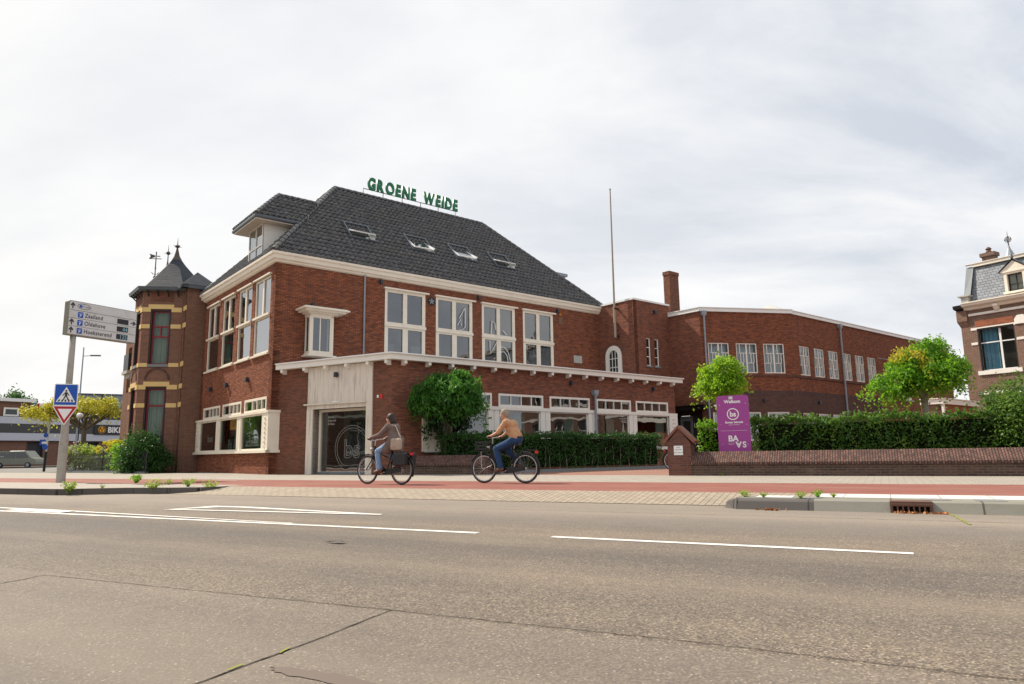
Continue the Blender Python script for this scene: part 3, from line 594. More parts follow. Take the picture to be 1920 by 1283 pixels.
# window drawings, white marker on the glass
def marker(M, pts, r=.018, parent=OB): return MB().tube([(x, -.01, z) for x, z in pts], r, 5, M).build('window_drawing', M_['purewhite'], parent, FA)
marker(None, [(9.25,7.35),(9.55,7.85),(9.62,7.9),(9.62,6.95),(9.4,6.78),(9.2,6.75)]); marker(None, [(9.15,7.0),(9.35,7.32),(9.38,7.0)])
marker(None, [(11.25,6.75),(11.3,7.45),(11.5,7.35),(11.55,7.0)]); marker(None, [(11.15,6.4),(11.2,5.75),(11.6,6.35)]); marker(None, [(12.0,7.0),(12.1,6.95),(12.25,6.8)])
marker(None, [(12.0+.55*math.cos(t)*.9, 5.2+.95*math.sin(t)) for t in np.linspace(-.1,2.0,10)]); marker(None, [(12.0+.32*math.cos(t), 5.45+.45*math.sin(t)) for t in np.linspace(-.4,2.6,10)])
# --- eaves
cor = MB(); prof_ = [(0,8.70),(-.08,8.74),(-.10,8.80),(-.18,8.84),(-.20,8.98),(-.26,9.02),(-.27,9.12),(0,9.12)]
o_ = .27
ring = [(0,0),(LU+.05,0),(LU+.05,LV),(0,LV)]
V = []; F = []; k = len(prof_)
for (cx_, cy_, sx_, sy_) in ((0,0,-1,-1),(LU+.05,0,1,-1),(LU+.05,LV,1,1),(0,LV,-1,1)):
    for (y, z) in prof_: V.append((cx_ - sx_*y, cy_ - sy_*y, z))
for i in range(4):
    for j in range(k): F.append((i*k+j, ((i+1)%4)*k+j, ((i+1)%4)*k+(j+1)%k, i*k+(j+1)%k))
cor.add(V, F); cor.build('cornice', M_['cream'], OB, FA)
# --- hipped roof
E0, E1, Y0, Y1 = -.20, LU+.25, -.20, LV+.20; ZE, ZR = 9.11, 14.60; RL, RRg, RY_ = 4.75, 14.35, (Y0+Y1)/2
th_ = math.atan2(ZR-ZE, RY_-Y0); sl = math.hypot(ZR-ZE, RY_-Y0); cs_ = math.cos(th_)
lenU = E1-E0
def lin(a, b, L): return lambda v: a + (b-a)*max(0, min(1, v/L))
rf = tiles('roof', slopeM(FA, (E0,Y0,ZE), (1,0,0), (0,RY_-Y0,ZR-ZE)), lin(0, RL-E0, sl), lin(lenU, RRg-E0, sl), sl, parent=OB)
sl2 = math.hypot(ZR-ZE, RL-E0); lenV = Y1-Y0
tiles('roof_side', slopeM(FA, (E0,Y1,ZE), (0,-1,0), (RL-E0,0,ZR-ZE)), lin(0, lenV/2, sl2), lin(lenV, lenV/2, sl2), sl2, parent=OB)
mb = MB(); mb.add([(E1,Y0,ZE),(E1,Y1,ZE),(RRg,RY_,ZR)], [(0,1,2)]); mb.add([(E1,Y1,ZE),(E0,Y1,ZE),(RL,RY_,ZR),(RRg,RY_,ZR)], [(0,1,2,3)])
mb.add([(E0,Y0,ZE-.03),(E1,Y0,ZE-.03),(E1,Y1,ZE-.03),(E0,Y1,ZE-.03)], [(0,1,2,3)]); mb.build('roof_back', M_['tile'], OB, FA)
ridge('ridge_cap', [((RL,RY_,ZR+.02),(RRg,RY_,ZR+.02)), ((E0,Y0,ZE+.05),(RL,RY_,ZR+.04)), ((E1,Y0,ZE+.05),(RRg,RY_,ZR+.04)), ((E0,Y1,ZE+.05),(RL,RY_,ZR+.04))], OB, FA)
# --- roof windows, pivoted open
SM = slopeM(FA, (0,0,ZE-(-Y0)*0), (1,0,0), (0,RY_-Y0,ZR-ZE)); 
def skylight(u, w=1.33, v0=2.30, h=1.42, tilt=24):
    F0 = slopeM(FA, (u, Y0, ZE), (1,0,0), (0,RY_-Y0,ZR-ZE)) @ T(0, v0, .03)
    s = MB(); fw = .07
    for b in ((0,w,0,fw),(0,w,h-fw,h),(0,fw,fw,h-fw),(w-fw,w,fw,h-fw)): s.box(b[0],b[1],b[2],b[3],-.05,.12)
    fr = s.build('skylight', M_['zincdark'], OB, F0)
    s = MB(); s.box(fw, w-fw, fw, h-fw, -.25, -.02); s.build('opening', M_['black'], fr, F0)
    Fs = F0 @ T(0, h*.52, .07) @ RX(-tilt); s = MB(); a = .09
    for b in ((a,w-a,-h*.47,-h*.47+.08),(a,w-a,h*.40,h*.40+.06),(a,a+.07,-h*.47+.08,h*.40),(w-a-.07,w-a,-h*.47+.08,h*.40)): s.box(b[0],b[1],b[2],b[3],-.03,.03)
    s.build('sash', M_['signwhite'], fr, Fs)
    s = MB(); s.add([(a+.06,-h*.42,.0),(w-a-.06,-h*.42,.0),(w-a-.06,h*.40,.0),(a+.06,h*.40,.0)], [(0,1,2,3)]); s.build('pane', M_['glassbright'], fr, Fs)
    s = MB(); s.add([(w-.1,fw,.10),(w-.1,fw+.62,.10),(w-.1,fw+.62,.12),(w-.1,fw,.36),(w-.45,fw+.02,-.02),(w-.45,fw+.5,-.02)], [(0,1,2,3),(0,4,5,1)]); s.build('inner_lining', M_['signwhite'], fr, F0)
    return fr
for u, tl in ((3.97,27),(7.33,12),(10.03,12),(12.70,27)): skylight(u, tilt=tl)
# --- dormer on the street slope
DM = FA; fxu = .12
dm = MB(); zc = lambda u: ZE + (u-E0)*(ZR-ZE)/(RL-E0)
dm.add([(fxu,2.1,zc(fxu)-.1),(fxu,2.1,10.98),(2.2,2.1,10.98),(2.2,2.1,zc(2.2))], [(0,1,2,3)]); dm.add([(fxu,3.85,zc(fxu)-.1),(fxu,3.85,10.98),(2.2,3.85,10.98),(2.2,3.85,zc(2.2))], [(0,1,2,3)])
D_ = dm.build('dormer', M_['white'], OB, FA)
FDm = FA @ T(fxu, 3.85, 0) @ RZ(-90)
window(FDm, 0, 1.75, 9.25, 11.0, D_, y=-.02, fw=.06, vs=[(.9,9.3,11,.07)], hs=[(10.02,.05,1.7,.08)], g='glassbright', m='white')
mb = MB(); mb.prism([(fxu-.5,1.62),(1.5,1.62),(2.2,2.3),(2.2,4.55),(fxu-.5,4.55)], 10.98, 11.06); mb.build('soffit', M_['weathered'], D_, FA)
ye0, ye1, ue = 1.60, 4.60, -.38; yc = (ye0+ye1)/2; ze = 11.20; zr_ = 12.80; ur = ue+(yc-ye0)
gt = MB(); gt.tube([(1.55,ye0,11.12),(ue,ye0,11.12),(ue,ye1,11.12),(2.2,ye1,11.12)], .095, 10); gt.build('gutter', M_['zincdark'], D_, FA)
s3 = math.hypot(zr_-ze, yc-ye0)
tiles('dormer_roof', slopeM(FA, (ue,ye0,ze), (1,0,0), (0,yc-ye0,zr_-ze)), lin(0,ur-ue,s3), lambda v: ye0+v*(yc-ye0)/s3-ue+.02, s3, tw=.25, th=.33, parent=D_)
tiles('dormer_roof', slopeM(FA, (ue,ye1,ze), (0,-1,0), (ur-ue,0,zr_-ze)), lin(0,(ye1-ye0)/2,s3), lin(ye1-ye0,(ye1-ye0)/2,s3), s3, tw=.25, th=.33, parent=D_)
mb = MB(); mb.add([(ue,ye1,ze),(ur,yc,zr_),(3.1,yc,zr_),(2.0,ye1,ze)], [(0,1,2,3)]); mb.build('dormer_roof', M_['tile'], D_, FA)
ridge('dormer_ridge', [((ur,yc,zr_+.02),(2.95,yc,zr_+.02)), ((ue,ye0,ze+.03),(ur,yc,zr_+.03)), ((ue,ye1,ze+.03),(ur,yc,zr_+.03))], D_, FA, step=.30, r=.10)
mb = MB(); mb.box(17.3, 19.35, 2.6, 3.9, 11.55, 11.72); mb.box(17.3, 19.15, 2.75, 3.75, 11.0, 11.55); mb.build('zinc_dormer', M_['zinc'], OB, FA)
# --- oriel window
oy = -.55; a, b = 1.30, 2.36
mb = MB()
for x in (a, b-.09): mb.box(x, x+.09, oy, oy+.09, 4.95, 6.55)
mb.box(a, b, oy, 0, 4.86, 4.96); mb.box(a-.10, b+.12, oy-.10, 0, 4.80, 4.86); mb.box(a, b, oy, 0, 6.50, 6.62)
mb.box(a-.30, b+.42, oy-.30, 0, 6.66, 6.74); mb.box(a-.42, b+.55, oy-.42, 0, 6.74, 6.80); mb.box(a-.36, b+.48, oy-.36, 0, 6.80, 6.84); mb.box(a-.12, b+.14, oy-.12, 0, 6.60, 6.66)
mb.box(a+.45, a+.50, oy+.03, oy+.06, 4.96, 6.5)
OR = mb.build('oriel', M_['cream'], OB, FA)
window(FA, a+.09, b-.09, 4.96, 6.5, OR, y=oy+.01, fw=.07, g='glass')
window(FA @ T(b, oy, 0) @ RZ(90), .09, .50, 4.96, 6.5, OR, y=.01, fw=.05, g='glass')
window(FA @ T(a, 0, 0) @ RZ(-90), .05, .46, 4.96, 6.5, OR, y=.01, fw=.05, g='glass')
lampbox(FA, 1.62, 7.05, OB, w=.12, h=.2)
# --- low extension
P0 = Vector((.35, 0, 0)); K = Vector((2.456, -5.373, 0)); dW = K-P0; LW = dW.length; aW = math.degrees(math.atan2(dW.y, dW.x))
FWX = FA @ T(P0.x, P0.y, 0) @ RZ(aW); FK = FA @ T(K.x, K.y, 0); LX = 16.57
wall('entrance_wall', M_['brick_low'], FWX, LW, 0, 4.16, [(1.92, 4.62, 0, 2.50)], .3, OB)
xw = [(2.12,4.62),(4.97,7.43),(7.81,10.29),(10.73,13.12),(13.49,15.96)]
ops = [(p, q, 2.60, 3.14) for p, q in xw] + [(1.55, 16.0, .88, 2.46)]
wall('extension_wall', M_['brick_ext'], FK, LX, 0, 4.16, ops, .3, OB)
wall('extension_end', M_['brick_ext'], FK @ T(LX, 0, 0) @ RZ(90), 5.3, 0, 4.16, (), .3, OB, x0=.02)
mb = MB(); mb.box(1.43, 16.66, -.06, .05, 2.46, 2.60); mb.box(1.40, 16.70, -.12, .1, .78, .88); mb.build('window_band', M_['white'], OB, FK)
mb = MB(); mb.box(16.0, 16.66, -.05, .1, .88, 2.46)
for k in range(7): mb.box(16.24, 16.42, -.09, -.05, 1.1+k*.2, 1.15+k*.2)
mb.build('notched_pier', M_['white'], OB, FK)
mb = MB(); mb.box(1.43, 2.55, -.05, .1, .88, 2.46); mb.box(1.30,1.52,-.08,.05,.80,2.46); mb.build('end_panel', M_['cream'], OB, FK)
px_ = [2.55, 4.72, 7.55, 10.45, 13.25]
for i, x in enumerate(px_):
    if i: mb = MB(); mb.box(x-.28, x-.015, -.03, .1, .88, 2.46); mb.box(x+.015, x+.28, -.03, .1, .88, 2.46); mb.box(x-.2,x+.2,0,.08,.88,2.46); mb.build('window_post', M_['white'], OB, FK)
    window(FK, (x+.28 if i else x), (px_[i+1]-.28 if i < 4 else 16.0), .88, 2.46, OB, y=.03, fw=.05, m='white')
for p, q in xw:
    w = q-p; window(FK, p, q, 2.60, 3.14, OB, y=-.03, fw=.09, vs=[p+.06+(w-.2)*k/4+.03 for k in (1,2,3)], mw=.04, m='white', d=.09)
mb = MB(); mb.box(1.7, 15.9, .62, .64, .9, 2.3); 
for x0 in (7.0, 9.9, 12.6): 
    c = MB(); n = 12; xs = np.linspace(x0-.9, x0-.3, n); c.add([(x, .34+.03*math.sin(i*1.9), z) for z in (.9, 2.4) for i, x in enumerate(xs)], [(i,i+1,n+i+1,n+i) for i in range(n-1)]); c.build('curtain', M_['curtain'], OB, FK)
c = MB(); n = 14; xs = np.linspace(15.3, 15.95, n); c.add([(x, .3+.03*math.sin(i*1.9), z) for z in (.9, 2.4) for i, x in enumerate(xs)], [(i,i+1,n+i+1,n+i) for i in range(n-1)]); c.build('curtain', M_['curtain'], OB, FK)
lampbox(FK, 9.11, 3.78, OB, w=.1); lampbox(FK, 14.82, 3.78, OB, w=.1)
downpipe(FK, 10.58, 0, 3.52, OB, y=-.12, r=.05)
# inside the extension
mb = MB(); fp = [(P0.x+.32,-.05),(K.x+.33,K.y+.33),(K.x+LX-.32,K.y+.33),(K.x+LX-.32,-.05)]; mb.prism(fp, -.03, .03); mb.prism(fp, 4.0, 4.1); mb.box(K.x+.6, K.x+LX-.4, -.35, -.3, 0, 4); mb.box(7.2, 7.3, -5.0, -.4, 0, 4); mb.box(13.6,13.7,-5.0,-.4,0,4); mb.build('extension_interior', M_['plaster'], OB, FA)
# flat roof, fascia and blocks
def off2(poly, d): return poly
e = .28; dv = dW.normalized(); nW = Vector((dv.y, -dv.x, 0))       # outward normal of the entrance wall
def line_int(p, d, q, e_): t = ((q.x-p.x)*e_.y-(q.y-p.y)*e_.x)/(d.x*e_.y-d.y*e_.x); return p + d*t
c1 = line_int(P0+nW*e, dv, Vector((0,K.y-e,0)), Vector((1,0,0))); c0 = line_int(P0+nW*e, dv, Vector((0,-.0,0)), Vector((1,0,0)))
c0 = P0+nW*e+dv*.02
poly = [(c0.x,c0.y),(c1.x,c1.y),(K.x+LX+.38,c1.y),(K.x+LX+.38,-.02),(P0.x,-.02)]
mb = MB(); mb.prism(poly, 4.17, 4.37); mb.build('canopy', M_['white'], OB, FA)
def grow(poly, g): 
    C = Vector((sum(p[0] for p in poly)/len(poly), sum(p[1] for p in poly)/len(poly))); return poly
c1b = c1 + (nW*.05+Vector((0,-.05,0))); mb = MB(); mb.prism([(c0.x+nW.x*.05,c0.y+nW.y*.05),(c1b.x,c1b.y),(K.x+LX+.43,c1b.y),(K.x+LX+.43,-.02),(P0.x,-.02)], 4.372, 4.42); mb.build('roof_edge', M_['fascia'], OB, FA)
def block(M, x, z=4.17):
    mb = MB(); mb.prof([(-.25,z-.003),(0,z-.003),(0,z-.19),(-.10,z-.19),(-.20,z-.14),(-.25,z-.13)], x-.06, x+.06); return mb.build('eaves_block', M_['white'], OB, M)
for s in (.32, 1.54, 2.65, 3.73, 4.79, 5.68): block(FWX, s)
for k in range(16): block(FK, .45 + k*1.055)
# --- entrance
mb = MB(); mb.box(1.60, 1.92, -.06, .42, 0, 2.50); mb.box(4.62, 4.90, -.06, .42, 0, 4.15); mb.box(1.60, 4.62, -.05, .42, 2.50, 2.66); mb.box(1.50, 4.66, -.15, .0, 2.66, 2.71); mb.build('door_surround', M_['weathered'], OB, FWX)
mb = MB(); bw = .27; x = 1.62
while x < 4.6: mb.box(x, min(x+bw-.006, 4.62), -.05+random.uniform(0,.004), 0, 2.71, 4.15); x += bw
mb.build('board_panel', M_['weathered'], OB, FWX)
mb = MB(); mb.box(1.92, 2.02, .30, .42, .10, 2.50); mb.box(4.52, 4.62, .30, .42, .10, 2.50); mb.box(2.02, 4.52, .30, .42, 2.40, 2.50); mb.box(1.92, 4.62, .28, .44, 0, .10)
DO = mb.build('entrance_glazing', M_['cream'], OB, FWX)
mb = MB(); mb.box(1.92, 4.62, .26, .285, 0, .09); mb.build('threshold', M_['graystone'], DO, FWX)
me = bpy.data.meshes.new('pane'); me.from_pydata([(2.02,.36,.1),(4.52,.36,.1),(4.52,.36,2.4),(2.02,.36,2.4)], [], [(0,1,2,3)]); me.materials.append(M_['glass']); put(bpy.data.objects.new('pane', me), DO, FWX)
mb = MB(); cxr, czr = 3.62, .98
for r in (.86, .76): mb.tube([(cxr+r*math.cos(t), .345, czr+r*math.sin(t)) for t in np.linspace(-.98, 4.12, 60)], .006, 5)
mb.build('logo_ring', M_['stone'], DO, FWX)
text('logo_letters', 'bs', 1.0, FWX @ T(cxr, .345, .62), M_['stone'], DO, 0, outline=.007, sx=.95)
text('door_lettering', 'Bureau\nSchmidt\n& Baas', .13, FWX @ T(2.35, .345, 2.15), M_['stone'], DO, .001, align='LEFT')
lampbox(FWX, 3.16, 3.78, OB, y=-.05)
mb = MB(); mb.box(5.10, 5.18, -.02, 0, 2.80, 2.90); mb.build('house_number', M_['signwhite'], OB, FWX)
mb = MB(); mb.box(5.26, 5.36, -.03, 0, 2.76, 2.92); mb.build('alarm_box', M_['redsign'], OB, FWX)
mb = MB(); mb.box(3.02, 3.3, -.17, -.05, 2.712, 2.76); mb.build('camera_box', M_['signwhite'], OB, FWX)
mb = MB(); mb.box(7.2,7.26,0,.06,0,.06)
# ---- rooftop lettering
RS = thing('rooftop_sign', 'green capital letters on a thin steel frame along the ridge of the corner office roof', 'sign', FA @ T(RL, RY_, 0))
yS = -.05; s0, s1 = 1.62, 7.65
mb = MB(); mb.tube([(s0,yS,14.68),(s0,yS,14.98),(s1,yS,14.98),(s1,yS,14.66)], .022, 6)
for k in range(1, 5): x = s0+(s1-s0)*k/5; mb.tube([(x,yS,14.55),(x,yS,14.98)], .02, 6)
mb.build('frame', M_['brown_steel'], RS)
L_ = [None if ch == ' ' else text('letter', ch, .92, WORLD[RS.name] @ T(0, yS-.04, 15.0), M_['green'], RS, .05, bold=.045, align='LEFT', sx=.70) for ch in 'GROENE WEIDE']
ext_ = [(0, .30) if o is None else (min(v.co.x for v in o.data.vertices), max(v.co.x for v in o.data.vertices)) for o in L_]
gap = (5.92 - sum(b-a for a, b in ext_))/(len(L_)-1); x = s0+.24
for o, (a, b) in zip(L_, ext_):
    if o: o.matrix_basis = T(x-a, yS-.04, 15.0)
    x += b-a+gap
# ================================================================= stair tower
TB = thing('stair_tower', 'square flat topped brick stair tower with an arched white window between office and wing', 'building', FA @ T(19.25, -2.66, 0))
FTL = FA @ T(19.25, 0, 0) @ RZ(-90); FTF = FA @ T(19.25, -2.66, 0)
wall('tower_wall', M_['brick_ext'], FTL, 2.66, 0, 9.14, (), .3, TB, x0=-.6)
wall('tower_wall', M_['brick_ext'], FTF, 3.16, 0, 9.14, [(1.0,1.37,5.46,7.06),(1.73,2.10,5.46,7.06)], .3, TB, x0=.01)
mb = MB(); mb.box(.02,3.14,.3,4.0,8.9,9.12); mb.box(.3,3.1,1.2,1.3,4,8.9); mb.box(2.9,3.14,.3,4,0,8.9); mb.box(.3,3.1,3.9,4,0,8.9); mb.build('tower_interior', M_['plaster'], TB, FTF)
mb = MB(); mb.box(-.05,3.2,-.05,.02,9.14,9.24); mb.box(-.05,.05,.02,3.9,9.14,9.24); mb.build('parapet_edge', M_['fascia'], TB, FTF)
for x in (1.0, 1.73):
    window(FTF, x, x+.37, 5.46, 7.06, TB, y=.05, fw=.055, hs=[5.99,6.52], mw=.045, m='white')
    mb = MB(); mb.box(x-.06, x+.43, -.06, .05, 5.38, 5.46); mb.build('window_sill', M_['graystone'], TB, FTF)
lampbox(FTF, 1.81, 8.62, TB, w=.14, h=.22)
def arch_pts(c, r, z, n=14): return [(c + r*math.cos(t), z + r*math.sin(t)) for t in np.linspace(0, math.pi, n)]
def arch_ring(mb, c, r0, r1, zs, zb, y0, y1):
    O = [(c+r1, zb)] + arch_pts(c, r1, zs) + [(c-r1, zb)]; I = [(c+r0, zb)] + arch_pts(c, r0, zs) + [(c-r0, zb)]; n = len(O)
    V = [(x,y0,z) for x,z in O] + [(x,y0,z) for x,z in I] + [(x,y1,z) for x,z in O] + [(x,y1,z) for x,z in I]
    F = [(i,i+1,n+i+1,n+i) for i in range(n-1)] + [(2*n+i,3*n+i,3*n+i+1,2*n+i+1) for i in range(n-1)] + [(i,2*n+i,2*n+i+1,i+1) for i in range(n-1)] + [(n+i,n+i+1,3*n+i+1,3*n+i) for i in range(n-1)]
    mb.add(V, F)
mb = MB(); arch_ring(mb, 1.10, .33, .60, 6.10, 4.3, -.07, .0); 
for x in (.99, 1.22): mb.box(x-.018, x+.018, -.035, -.012, 4.3, 6.38)
for z in (4.95, 5.45, 5.95): mb.box(.77, 1.43, -.034, -.013, z-.018, z+.018)
aw = mb.build('arched_window', M_['white'], TB, FTL)
mb = MB(); mb.plate([(.77,4.3),(1.43,4.3)] + arch_pts(1.10,.33,6.10), -.010, -.004); mb.build('pane', M_['darkglass'], aw, FTL)
mb = MB(); arch_ring(mb, 1.10, .60, .84, 6.10, 6.10, -.012, .0); mb.build('brick_arch', M_['brick_low'], TB, FTL)
FP = thing('flagpole', 'tall weathered wooden flagpole held on the brick stair tower', 'flagpole', FTL @ T(1.54, -.30, 7.1))
mb = MB(); mb.tube([(0,0,0),(0,-.02,1.7),(0,0,1.75)], [.07,.075,.06], 10); mb.tube([(0,0,1.7),(0,.02,8.75)], [.06,.035], 10); mb.build('pole', M_['barkpale'], FP)
mb = MB(); mb.lathe([(.01,0),(.06,.04),(.06,.09),(.01,.13)], 12, T(0,.02,8.75)); mb.build('finial', M_['stone'], FP)
mb = MB(); mb.box(-.05,.05,.0,.30,.05,.12); mb.lathe([(.09,1.62),(.09,1.72)], 12); mb.box(-.04,.04,.0,.30,1.63,1.71); mb.build('bracket', M_['black'], FP)
# ================================================================= office wing
WB = thing('office_wing', 'long low brick wing with a white fascia and rows of white muntin windows', 'building', FA @ T(22.4, -4.77, 0))
FWV = FA @ T(22.41, -2.66, 0) @ RZ(-90); T4 = Vector((22.41, -4.77, 0))
FC = FA @ T(T4.x, T4.y, 0) @ RZ(-(79-AU)); LC = 5.76
T5 = T4 + Vector((math.cos(R_(-(79-AU))), math.sin(R_(-(79-AU))), 0))*LC
F5 = FA @ T(T5.x, T5.y, 0); L5 = 24
cw = [(.42,1.70),(2.13,3.42),(3.82,5.13)]; clow = [(.5,1.7),(2.13,3.41),(3.81,5.17)]
uw = [(.54,1.74),(2.23,3.48),(3.99,5.25),(5.85,7.03),(7.54,8.80),(9.27,10.57)]; ulow = [(.48,1.69),(2.25,3.5),(4.0,5.2)]
wall('wing_wall', M_['brick_ext'], FWV, 2.11, 0, 8.50, [(.12,1.95,0,2.92)], .3, WB)
wall('wing_wall', M_['brick'], FC, LC, 4.0, 8.50, [(a,b,4.99,6.70) for a,b in cw], .3, WB)
wall('wing_base', M_['brick_dark'], FC, LC, 0, 3.74, [(a,b,1.2,2.80) for a,b in clow], .3, WB)
wall('wing_base', M_['brick_soldier'], FC, LC, 3.74, 4.0, (), .3, WB)
wall('wing_wall', M_['brick'], F5, L5, 4.0, 8.46, [(a,b,4.94,6.66) for a,b in uw], .3, WB)
wall('wing_base', M_['brick_dark'], F5, 10.75, 0, 3.74, [(a,b,1.2,2.76) for a,b in ulow], .3, WB); wall('wing_base', M_['brick_soldier'], F5, 10.75, 3.74, 4.0, (), .3, WB)
wall('wing_base', M_['brick'], F5, L5, 3.3, 4.0, (), .3, WB, x0=10.75); wall('wing_base', M_['brick_orange'], F5, L5, 0, 3.3, (), .3, WB, x0=10.75)
def muntins(x0, x1, z0, z1):
    mid = (x0+x1)/2; h = (z1-z0); za, zb = z0+h*.34, z0+h*.67; vs = [(mid, z0+.05, z1-.05, .08)]; hs = []
    for a, b in ((x0+.05, mid-.04), (mid+.04, x1-.05)):
        w = b-a; vs += [(a+w*.33, zb, z1-.05, .035), (a+w*.42, za, zb, .035), (a+w*.74, za, zb, .035), (a+w*.66, z0+.05, za, .035)]
        hs += [(za, a, a+w*.66, .035), (zb, a+w*.2, b, .035)]
    return vs, hs
for F_, lst, z0, z1, bl in ((FC, cw, 4.99, 6.70, 'blind'), (F5, uw, 4.94, 6.66, 'blindcream')):
    for i, (a, b) in enumerate(lst):
        vs, hs = muntins(a, b, z0, z1); window(F_, a, b, z0, z1, WB, y=.04, fw=.06, vs=vs, hs=hs, m='white', g='glass' if bl != 'blind' and i < 3 else 'glassnb')
        n = 16; xs = np.linspace(a+.02, b-.02, n)
        if bl == 'blind' or i >= 3:
            c = MB(); c.add([(x, .34+.02*math.sin(j*2.1), z) for z in (z0-.05, z1+.05) for j, x in enumerate(xs)], [(j,j+1,n+j+1,n+j) for j in range(n-1)]); c.build('curtain', M_[bl], WB, F_)
for F_, lst, z1 in ((FC, clow, 2.80), (F5, ulow, 2.76)):
    for a, b in lst: window(F_, a, b, 1.2, z1, WB, y=.03, fw=.08, m='white')
def course(F_, x0, x1, z, h=.09, p=.05): mb = MB(); mb.box(x0, x1, -p, 0, z, z+h); return mb.build('sill_course', M_['brick_dark'], WB, F_)
course(FC, 0, LC-.01, 4.80); course(F5, .012, 10.9, 4.76); 
mb = MB(); mb.box(10.9, L5, -.02, 0, 6.70, 6.74); mb.build('lead_strip', M_['zinc'], WB, F5)
# fascia, roof
def fascia(F_, x0, x1, z0, z1, p=.10):
    mb = MB(); mb.box(x0, x1, -p, .0, z0, z1-.04); mb.box(x0, x1, -p-.04, .05, z1-.04, z1); return mb.build('fascia', M_['fascia'], WB, F_)
fascia(FWV, -.0, 2.2, 8.48, 8.72); fascia(FC, -.08, LC+.02, 8.478, 8.718); fascia(F5, .0, L5, 8.44, 8.66)
def inFA(M, x, y): v = FA.inverted() @ M @ Vector((x, y, 0)); return (v.x, v.y)
poly = [inFA(FWV,.02,.02), inFA(FC,.02,.02), inFA(F5,0,.02), inFA(F5,L5,.02), inFA(F5,L5,9), (22.5,7)]
mb = MB(); mb.prism(poly, 8.30, 8.44); mb.prism([inFA(FWV,.3,.4), inFA(FC,.4,.4), inFA(F5,0,.4), inFA(F5,L5-.4,.4), inFA(F5,L5-.4,9),(22.8,7)], 3.8, 3.9); mb.build('roof', M_['zinc'], WB, FA)
mb = MB()
mb.box(.4, LC, 2.6, 2.7, 0, 8.3, None); mb.build('inner_wall', M_['plaster'], WB, FC); mb = MB(); mb.box(0, L5, 2.4, 2.5, 0, 8.3); mb.build('inner_wall', M_['plaster'], WB, F5)
mb = MB(); mb.box(L5-.3, L5, .3, 9, 0, 8.4); mb.build('wing_wall', M_['brick'], WB, F5)
q = WORLD[WB.name]; F7 = FR((17.2, 45, 0), AU)
mb = MB(); mb.add([(-3,-3.5,8.5),(4,-3.5,8.5),(4,3.5,8.5),(-3,3.5,8.5),(-.4,0,10.05),(22,0,9.5),(22,-3.5,8.5),(22,3.5,8.5)], [(0,1,4),(1,6,5,4),(0,4,3),(3,4,5,7,2)]); mb.build('rooflight', M_['stone'], WB, F7)
downpipe(FC, .22, 0, 8.48, WB, y=-.13, r=.05); downpipe(F5, 5.62, 0, 8.44, WB, y=-.13, r=.055)
lampbox(FC, 3.62, 3.45, WB, w=.12); lampbox(F5, 2.3, 3.4, WB, w=.12); lampbox(F5, 10.4, 3.3, WB, w=.12); 
mb = MB(); mb.box(.55,.75,-.06,0,3.1,3.2); mb.build('alarm_box', M_['signwhite'], WB, FC)
def ex(mb): mb.box(13.9, 15.95, -.08, .05, 3.92, 4.03)
mb = MB(); mb.box(14.1,15.7,-.03,-.01,4.04,5.5); 
sw = mb.build('sash_window', M_['white'], WB, F5); mb = MB(); mb.box(13.8,16.0,-.08,0,3.92,4.03); mb.build('sill', M_['stone'], sw, F5)
for x in (11.2,12.6,14.6,15.6,16.6): mb = MB(); mb.box(x,x+.05,-.03,0,2.9,3.4); mb.build('wall_anchor', M_['black'], WB, F5)
# chimney on the wing
mb = MB(); mb.box(22.92, 23.8, -2.45, -2.0, 6.5, 11.2); mb.box(22.89, 23.83, -2.48, -1.97, 11.2, 11.42); mb.build('chimney', M_['brick_low'], WB, FA)
# side door with a dark canopy
mb = MB(); mb.box(.05, 2.35, -.42, .0, 2.93, 3.16); mb.box(.0, 2.40, -.47, .0, 3.16, 3.20); mb.build('door_canopy', M_['blackgloss'], WB, FWV)
mb = MB(); mb.box(.12,.32,.02,.28,0,2.92); mb.box(1.75,1.95,.02,.28,0,2.92); mb.box(.32,1.75,.02,.28,2.66,2.92); DF = mb.build('side_door', M_['blackgloss'], WB, FWV)
mb = MB(); mb.box(.34,.52,.14,.20,0,2.64); mb.box(1.02,1.18,.14,.20,0,2.64); mb.box(.52,1.02,.14,.20,2.36,2.64); mb.box(.52,1.02,.14,.20,0,.3); mb.build('door_leaf', mat('grey door paint', (.16,.18,.19), .4), DF, FWV)
mb = MB(); mb.box(.52,1.02,.16,.17,.3,2.36); mb.box(1.18,1.75,.16,.17,0,2.66); mb.build('pane', M_['darkglass'], DF, FWV)
mb = MB(); mb.tube([(1.06,.10,.95),(1.22,.10,.95)], .014, 6); mb.build('handle', M_['signwhite'], DF, FWV)
text('door_number', '114', .34, FWV @ T(1.46, .13, 2.0), M_['signwhite'], DF, .003)
